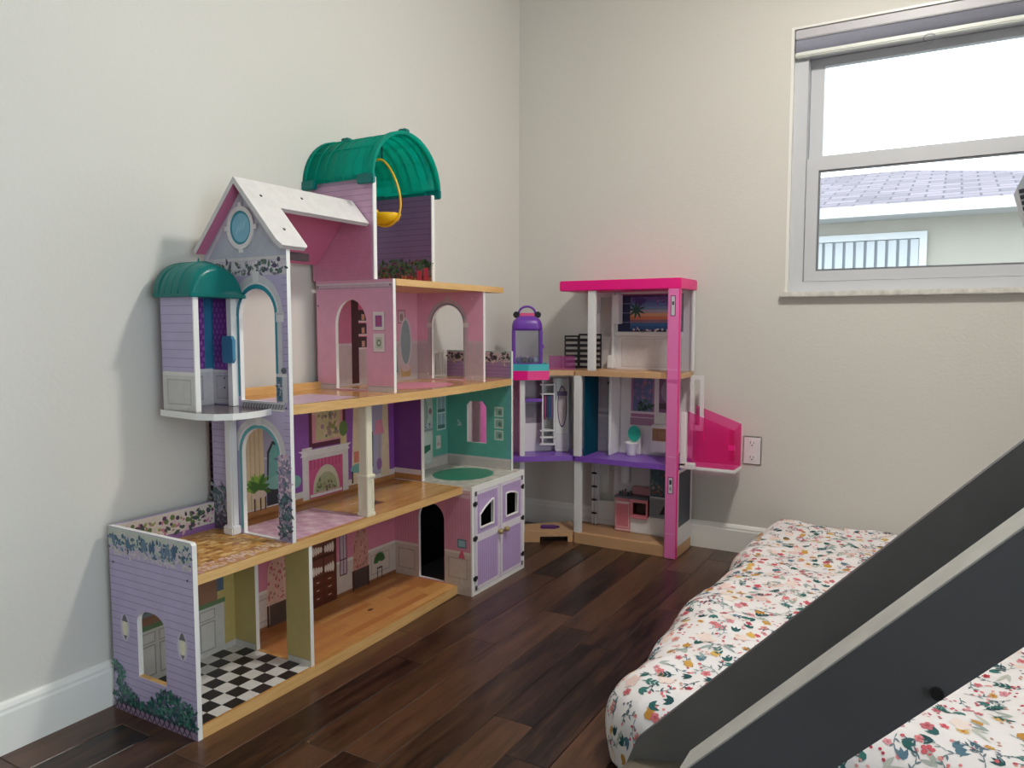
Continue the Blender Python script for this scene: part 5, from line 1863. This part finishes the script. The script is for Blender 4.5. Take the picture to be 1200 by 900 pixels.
# small purple toy piece lying on the ground floor of the wing
pc = WT @ Vector((-0.115, 0.055, 0.046))
tp = thing('toy_purse', 'small flat purple toy lying on the tan dollhouse base', 'toy', pc)
mb = MB(Matrix.Translation(pc) @ Matrix.Rotation(0.5, 4, 'Z'))
mb.bbox(-0.034, 0.034, -0.016, 0.016, 0.0, 0.012, mat('toy_purple', (92, 48, 120), 0.4), 0.004)
mb.build('body', tp)
mb = MB(Matrix.Translation(pc) @ Matrix.Rotation(0.5, 4, 'Z'))
mb.tube([(0.03 + 0.018 * math.sin(PI * k / 8), -0.014 + 0.028 * k / 8, 0.006) for k in range(9)], 0.003, mat('toy_purple', (0, 0, 0)), 6)
mb.build('strap', tp, True)

# ================================================================== MATTRESS WITH FLORAL COVER
BC = (1.635, -0.865)          # centre
BA, BB = 0.385, 0.725         # half sizes of the flat top
BR, BZ = 0.115, 0.185
def surf(u, v, off=0.0):
    """cloth coordinates (metres from the centre) -> point on the padded cover"""
    qx, qy = max(-BA, min(BA, u)), max(-BB, min(BB, v))
    ex, ey = u - qx, v - qy
    e = math.hypot(ex, ey)
    puff = 0.010 * math.sin(qx * 7.1 + 1.0) * math.sin(qy * 4.3) + 0.005 * math.sin(u * 19 + v * 11) + 0.0035 * math.sin(v * 31 - u * 23) + 0.0012 * math.sin(v * 83 + u * 47 + 2 * math.sin(u * 9)) + 0.0010 * math.sin(u * 101 - v * 67)
    zt = BZ + puff
    if e < 1e-9:
        p = Vector((qx, qy, zt))
    else:
        nx, ny = ex / e, ey / e
        wob = 1.0 + 0.10 * math.sin(v * 9.0 + u * 5.0) + 0.05 * math.sin(v * 23 + u * 13)
        r = BR * wob
        phi = e / BR
        if phi <= PI * 0.60:
            p = Vector((qx + nx * r * math.sin(phi), qy + ny * r * math.sin(phi), zt - BR * (1 - math.cos(phi))))
        else:
            s0, c0 = math.sin(PI * 0.6), math.cos(PI * 0.6)
            ln = (phi - PI * 0.6) * BR
            p = Vector((qx + nx * (r * s0 - ln * 0.25), qy + ny * (r * s0 - ln * 0.25), zt - BR * (1 - c0) - ln))
    p.z = max(p.z, 0.008 + off)
    return Vector((p.x + BC[0], p.y + BC[1], p.z))
def surfo(u, v, off):
    h = 0.004
    p = surf(u, v)
    a_, b_ = surf(u + h, v) - surf(u - h, v), surf(u, v + h) - surf(u, v - h)
    nrm = a_.cross(b_)
    if nrm.length < 1e-12:
        nrm = Vector((0, 0, 1))
    nrm.normalize()
    return p + nrm * off

bed = thing('mattress', 'low floor mattress in a white floral cover below the window', 'mattress', (BC[0], BC[1], 0))
EXT = 0.255
NU, NV = 110, 170
vs, fs = [], []
for j in range(NV + 1):
    for i in range(NU + 1):
        u = -BA - EXT + (2 * BA + 2 * EXT) * i / NU
        v = -BB - EXT + (2 * BB + 2 * EXT) * j / NV
        # round the cloth corners
        qx, qy = max(-BA, min(BA, u)), max(-BB, min(BB, v))
        ex, ey = u - qx, v - qy
        e = math.hypot(ex, ey)
        if e > EXT:
            u, v = qx + ex / e * EXT, qy + ey / e * EXT
        vs.append(surf(u, v))
for j in range(NV):
    for i in range(NU):
        q = j * (NU + 1) + i
        fs.append((q, q + 1, q + NU + 2, q + NU + 1))
CLOTH = mat('cover_cloth', (240, 236, 237), 0.85, bump=0.3, bscale=45)
finish('cover', vs, fs, [CLOTH], None, bed, True)
MB().bbox(BC[0] - BA - 0.06, BC[0] + BA + 0.06, BC[1] - BB - 0.06, BC[1] + BB + 0.06, 0.001, 0.10, mat('mattress_foam', (224, 220, 214), 0.9), 0.03).build('core', bed)

rb = random.Random(42)
REDS = [(190, 62, 84), (212, 96, 110), (226, 132, 138), (230, 160, 154), (222, 150, 160), (204, 110, 120)]
GOLDS = [(206, 158, 70), (220, 178, 92), (196, 142, 60)]
GREENS = [(38, 96, 96), (56, 116, 112), (84, 120, 140), (30, 78, 84)]
SAGE = [(176, 186, 178), (196, 200, 190), (160, 178, 176)]
PEACH = [(242, 222, 214), (240, 212, 206), (244, 228, 220)]
fmb = MB()
lvl = [0]
def ink(poly, col):
    lvl[0] += 1
    off = 0.0004 + 0.0006 * (lvl[0] % 97) / 97.0
    fmb.add([surfo(p[0], p[1], off) for p in poly], [tuple(range(len(poly)))], mat('ink_%d_%d_%d' % col, col, 0.85))
def ell2(cx, cy, rx, ry, ang, n=8):
    c, s = math.cos(ang), math.sin(ang)
    return [(cx + rx * math.cos(2 * PI * k / n) * c - ry * math.sin(2 * PI * k / n) * s, cy + rx * math.cos(2 * PI * k / n) * s + ry * math.sin(2 * PI * k / n) * c) for k in range(n)]
def leaf2(cx, cy, l, w, ang):
    c, s = math.cos(ang), math.sin(ang)
    return [(cx + l * t * c - w * k * 0.5 * s, cy + l * t * s + w * k * 0.5 * c) for t, k in ((0, 0), (0.3, 1), (0.65, 0.85), (1, 0), (0.65, -0.85), (0.3, -1))]
def motif(cx, cy, kind):
    a0 = rb.uniform(0, 2 * PI)
    if kind == 'rose':
        col = rb.choice(REDS)
        r = rb.uniform(0.007, 0.012)
        for q in range(5):
            t = a0 + 2 * PI * q / 5
            ink(ell2(cx + r * 0.62 * math.cos(t), cy + r * 0.62 * math.sin(t), r * 0.55, r * 0.48, t, 7), col)
        ink(ell2(cx, cy, r * 0.42, r * 0.42, 0, 7), tuple(max(0, v - 40) for v in col))
    elif kind == 'daisy':
        col = rb.choice(GOLDS)
        r = rb.uniform(0.009, 0.014)
        for q in range(9):
            ink(leaf2(cx, cy, r, r * 0.36, a0 + 2 * PI * q / 9), col)
        ink(ell2(cx, cy, r * 0.26, r * 0.26, 0, 7), (196, 96, 50))
    elif kind == 'tulip':
        col = rb.choice(GOLDS)
        r = rb.uniform(0.010, 0.014)
        c, s = math.cos(a0), math.sin(a0)
        sh = [(-0.9, -0.5), (-0.3, -0.95), (0.6, -0.6), (1.1, -0.85), (0.8, 0), (1.1, 0.85), (0.6, 0.6), (-0.3, 0.95), (-0.9, 0.5)]
        # split in two convex-ish halves
        for half in (sh[:5] + [(-0.9, 0)], [(-0.9, 0), (0.8, 0)] + sh[5:]):
            ink([(cx + r * (p[0] * c - p[1] * s), cy + r * (p[0] * s + p[1] * c)) for p in half], col)
    elif kind == 'sprig':
        col = rb.choice(GREENS)
        l = rb.uniform(0.035, 0.05)
        c, s = math.cos(a0), math.sin(a0)
        ink(leaf2(cx, cy, l, 0.0028, a0), col)
        for q in range(3):
            t = 0.3 + 0.25 * q
            for sg in (-1, 1):
                ink(leaf2(cx + l * t * c, cy + l * t * s, 0.016, 0.006, a0 + sg * 0.7), col)
    elif kind == 'leaf':
        col = rb.choice(GREENS)
        for q in range(3):
            ink(leaf2(cx, cy, 0.024, 0.009, a0 + (q - 1) * 0.5), col)
    elif kind == 'sage':
        col = rb.choice(SAGE)
        ink(leaf2(cx, cy, 0.040, 0.009, a0), col)
        ink(leaf2(cx, cy, 0.030, 0.008, a0 + 0.7), col)
    elif kind == 'peach':
        col = rb.choice(PEACH)
        r = 0.02
        for q in range(5):
            t = a0 + 2 * PI * q / 5
            ink(ell2(cx + r * 0.5 * math.cos(t), cy + r * 0.5 * math.sin(t), r * 0.5, r * 0.42, t, 7), col)
    elif kind == 'stem':
        col = rb.choice([(70, 100, 112), (110, 130, 140), (58, 84, 96), (150, 164, 168)])
        ll = rb.uniform(0.03, 0.05)
        px, py, an = cx, cy, a0
        for q in range(4):
            ink(leaf2(px, py, ll / 3, 0.0022, an), col)
            if q:
                ink(leaf2(px, py, 0.013, 0.004, an + (0.8 if q % 2 else -0.8)), col)
            px, py, an = px + ll / 3.4 * math.cos(an), py + ll / 3.4 * math.sin(an), an + 0.22
        ink(ell2(px, py, 0.0045, 0.0038, an, 7), rb.choice(REDS))
    else:
        col = rb.choice(REDS + [(120, 130, 150), (200, 150, 130)])
        for q in range(4):
            ink(ell2(cx + rb.uniform(-0.014, 0.014), cy + rb.uniform(-0.014, 0.014), 0.0032, 0.0032, 0, 6), col)
kinds = ['rose', 'rose', 'daisy', 'tulip', 'sprig', 'leaf', 'sage', 'peach', 'dots', 'rose', 'dots', 'dots', 'stem', 'stem', 'stem', 'stem', 'sage', 'leaf', 'dots']
STEP = 0.0290
gy = -BB - EXT + 0.02
while gy < BB + EXT - 0.02:
    gx = -BA - EXT + 0.02
    while gx < BA + EXT - 0.02:
        u, v = gx + rb.uniform(-0.4, 0.4) * STEP, gy + rb.uniform(-0.4, 0.4) * STEP
        qx, qy = max(-BA, min(BA, u)), max(-BB, min(BB, v))
        if math.hypot(u - qx, v - qy) < EXT - 0.03:
            motif(u, v, rb.choice(kinds))
        gx += STEP
    gy += STEP
fo = fmb.build('floral_print', bed)
fo['kind'] = 'stuff'
# piping along the near left hem

# ================================================================== DARK GREY SLIDE IN FRONT OF THE MATTRESS
SG = mat('charcoal_paint', (78, 78, 82), 0.45, var=0.08, vscale=6, bump=0.05, bscale=150)
SGI = mat('bounce_lit_grey', (120, 120, 122), 0.4, var=0.08, vscale=8)  # charcoal lightened to paint in bounced light on the inner faces
SGT = mat('pale_grey_edge', (186, 185, 180), 0.5, var=0.1, vscale=18)
SGW = mat('grey_brown_board', (112, 104, 92), 0.45, var=0.1, vscale=12)
sl = thing('slide', 'charcoal grey wooden slide with raised side rails in front of the mattress', 'slide', (1.35, -2.03, 0))
def ztop(x):
    return 0.180 + 1.055 * (x - 1.292)
XE = 2.30
HV = 0.118
mb = MB()
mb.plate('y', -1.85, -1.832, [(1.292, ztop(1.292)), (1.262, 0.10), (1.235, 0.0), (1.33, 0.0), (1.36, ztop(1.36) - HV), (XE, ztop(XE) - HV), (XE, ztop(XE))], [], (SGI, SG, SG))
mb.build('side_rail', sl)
mb = MB()
NX0 = 1.494
top = [(NX0, ztop(NX0)), (XE, ztop(XE))]
mb.plate('y', -2.265, -2.20, [(NX0, ztop(NX0)), (1.478, ztop(NX0) - 0.036), (1.462, 0.22), (1.485, 0.19), (1.50, ztop(1.50) - HV), (XE, ztop(XE) - HV), (XE, ztop(XE))], [], (SG, SG, SG))
nr = mb.build('side_rail', sl)
# pale cap along the near rail
def capline(xa, xb, ya, yb, th, m, name, parent):
    vs = [(xa, ya, ztop(xa)), (xb, ya, ztop(xb)), (xb, yb, ztop(xb)), (xa, yb, ztop(xa))]
    vs2 = [(p[0] - th * 0.72, p[1], p[2] + th * 0.69) for p in vs]
    MB().add(vs + vs2, [(0, 1, 2, 3), (7, 6, 5, 4), (0, 4, 5, 1), (1, 5, 6, 2), (2, 6, 7, 3), (3, 7, 4, 0)], m).build(name, parent)
capline(NX0, XE, -2.264, -2.201, 0.002, SGT, 'rail_cap', nr)
mb = MB()
xs = [1.40, XE]
zo = HV - 0.012
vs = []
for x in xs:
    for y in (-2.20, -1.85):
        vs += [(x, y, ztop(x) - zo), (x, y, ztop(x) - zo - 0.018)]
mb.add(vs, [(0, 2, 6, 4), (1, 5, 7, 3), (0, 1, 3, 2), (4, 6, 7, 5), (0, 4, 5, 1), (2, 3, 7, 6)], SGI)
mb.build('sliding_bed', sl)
mb = MB()
mb.plate('y', -2.20, -1.851, [(1.262, 0.0), (1.52, 0.0), (1.52, 0.24), (1.40, 0.166), (1.288, 0.142), (1.272, 0.13)], [], (SGW, SGW, SGW))
mb.build('exit_step', sl)
bo = MB()
bo.cyl((1.759, -2.265, 0.565), (1.759, -2.270, 0.565), 0.006, BLACKP, 18)
bo.build('bolt', nr)
for y in (-2.26, -1.85):
    MB().bbox(XE - 0.06, XE, y, y + 0.018, 0.0, ztop(XE) - HV + 0.05, SG, 0.003).build('support_post', sl)
# pale ribbed hand grip at the top of the slide, at the right edge of the picture
GR = mat('grip_rib', (92, 92, 104), 0.5)
mb = MB()
mb.plate('y', -1.93, -1.87, [(1.823, 1.105), (1.832, 1.126), (1.90, 1.16), (2.28, 1.16), (2.28, 1.10), (1.90, 1.03), (1.842, 1.04)], [], (mat('grip_white', (238, 238, 240), 0.4),) * 3)
gp = mb.build('hand_grip', sl)
for q in range(9):
    t = q * 0.0075
    MB().tube([(1.8255 + t * 0.22, -1.9325, 1.100 - t), (1.86, -1.9325, 1.106 - t)], 0.0026, GR, 6).build('rib', gp, True)
MB().bbox(2.24, 2.30, -1.93, -1.80, 1.02, 1.16, SG, 0.003).build('grip_bracket', sl)

bpy.context.view_layer.update()
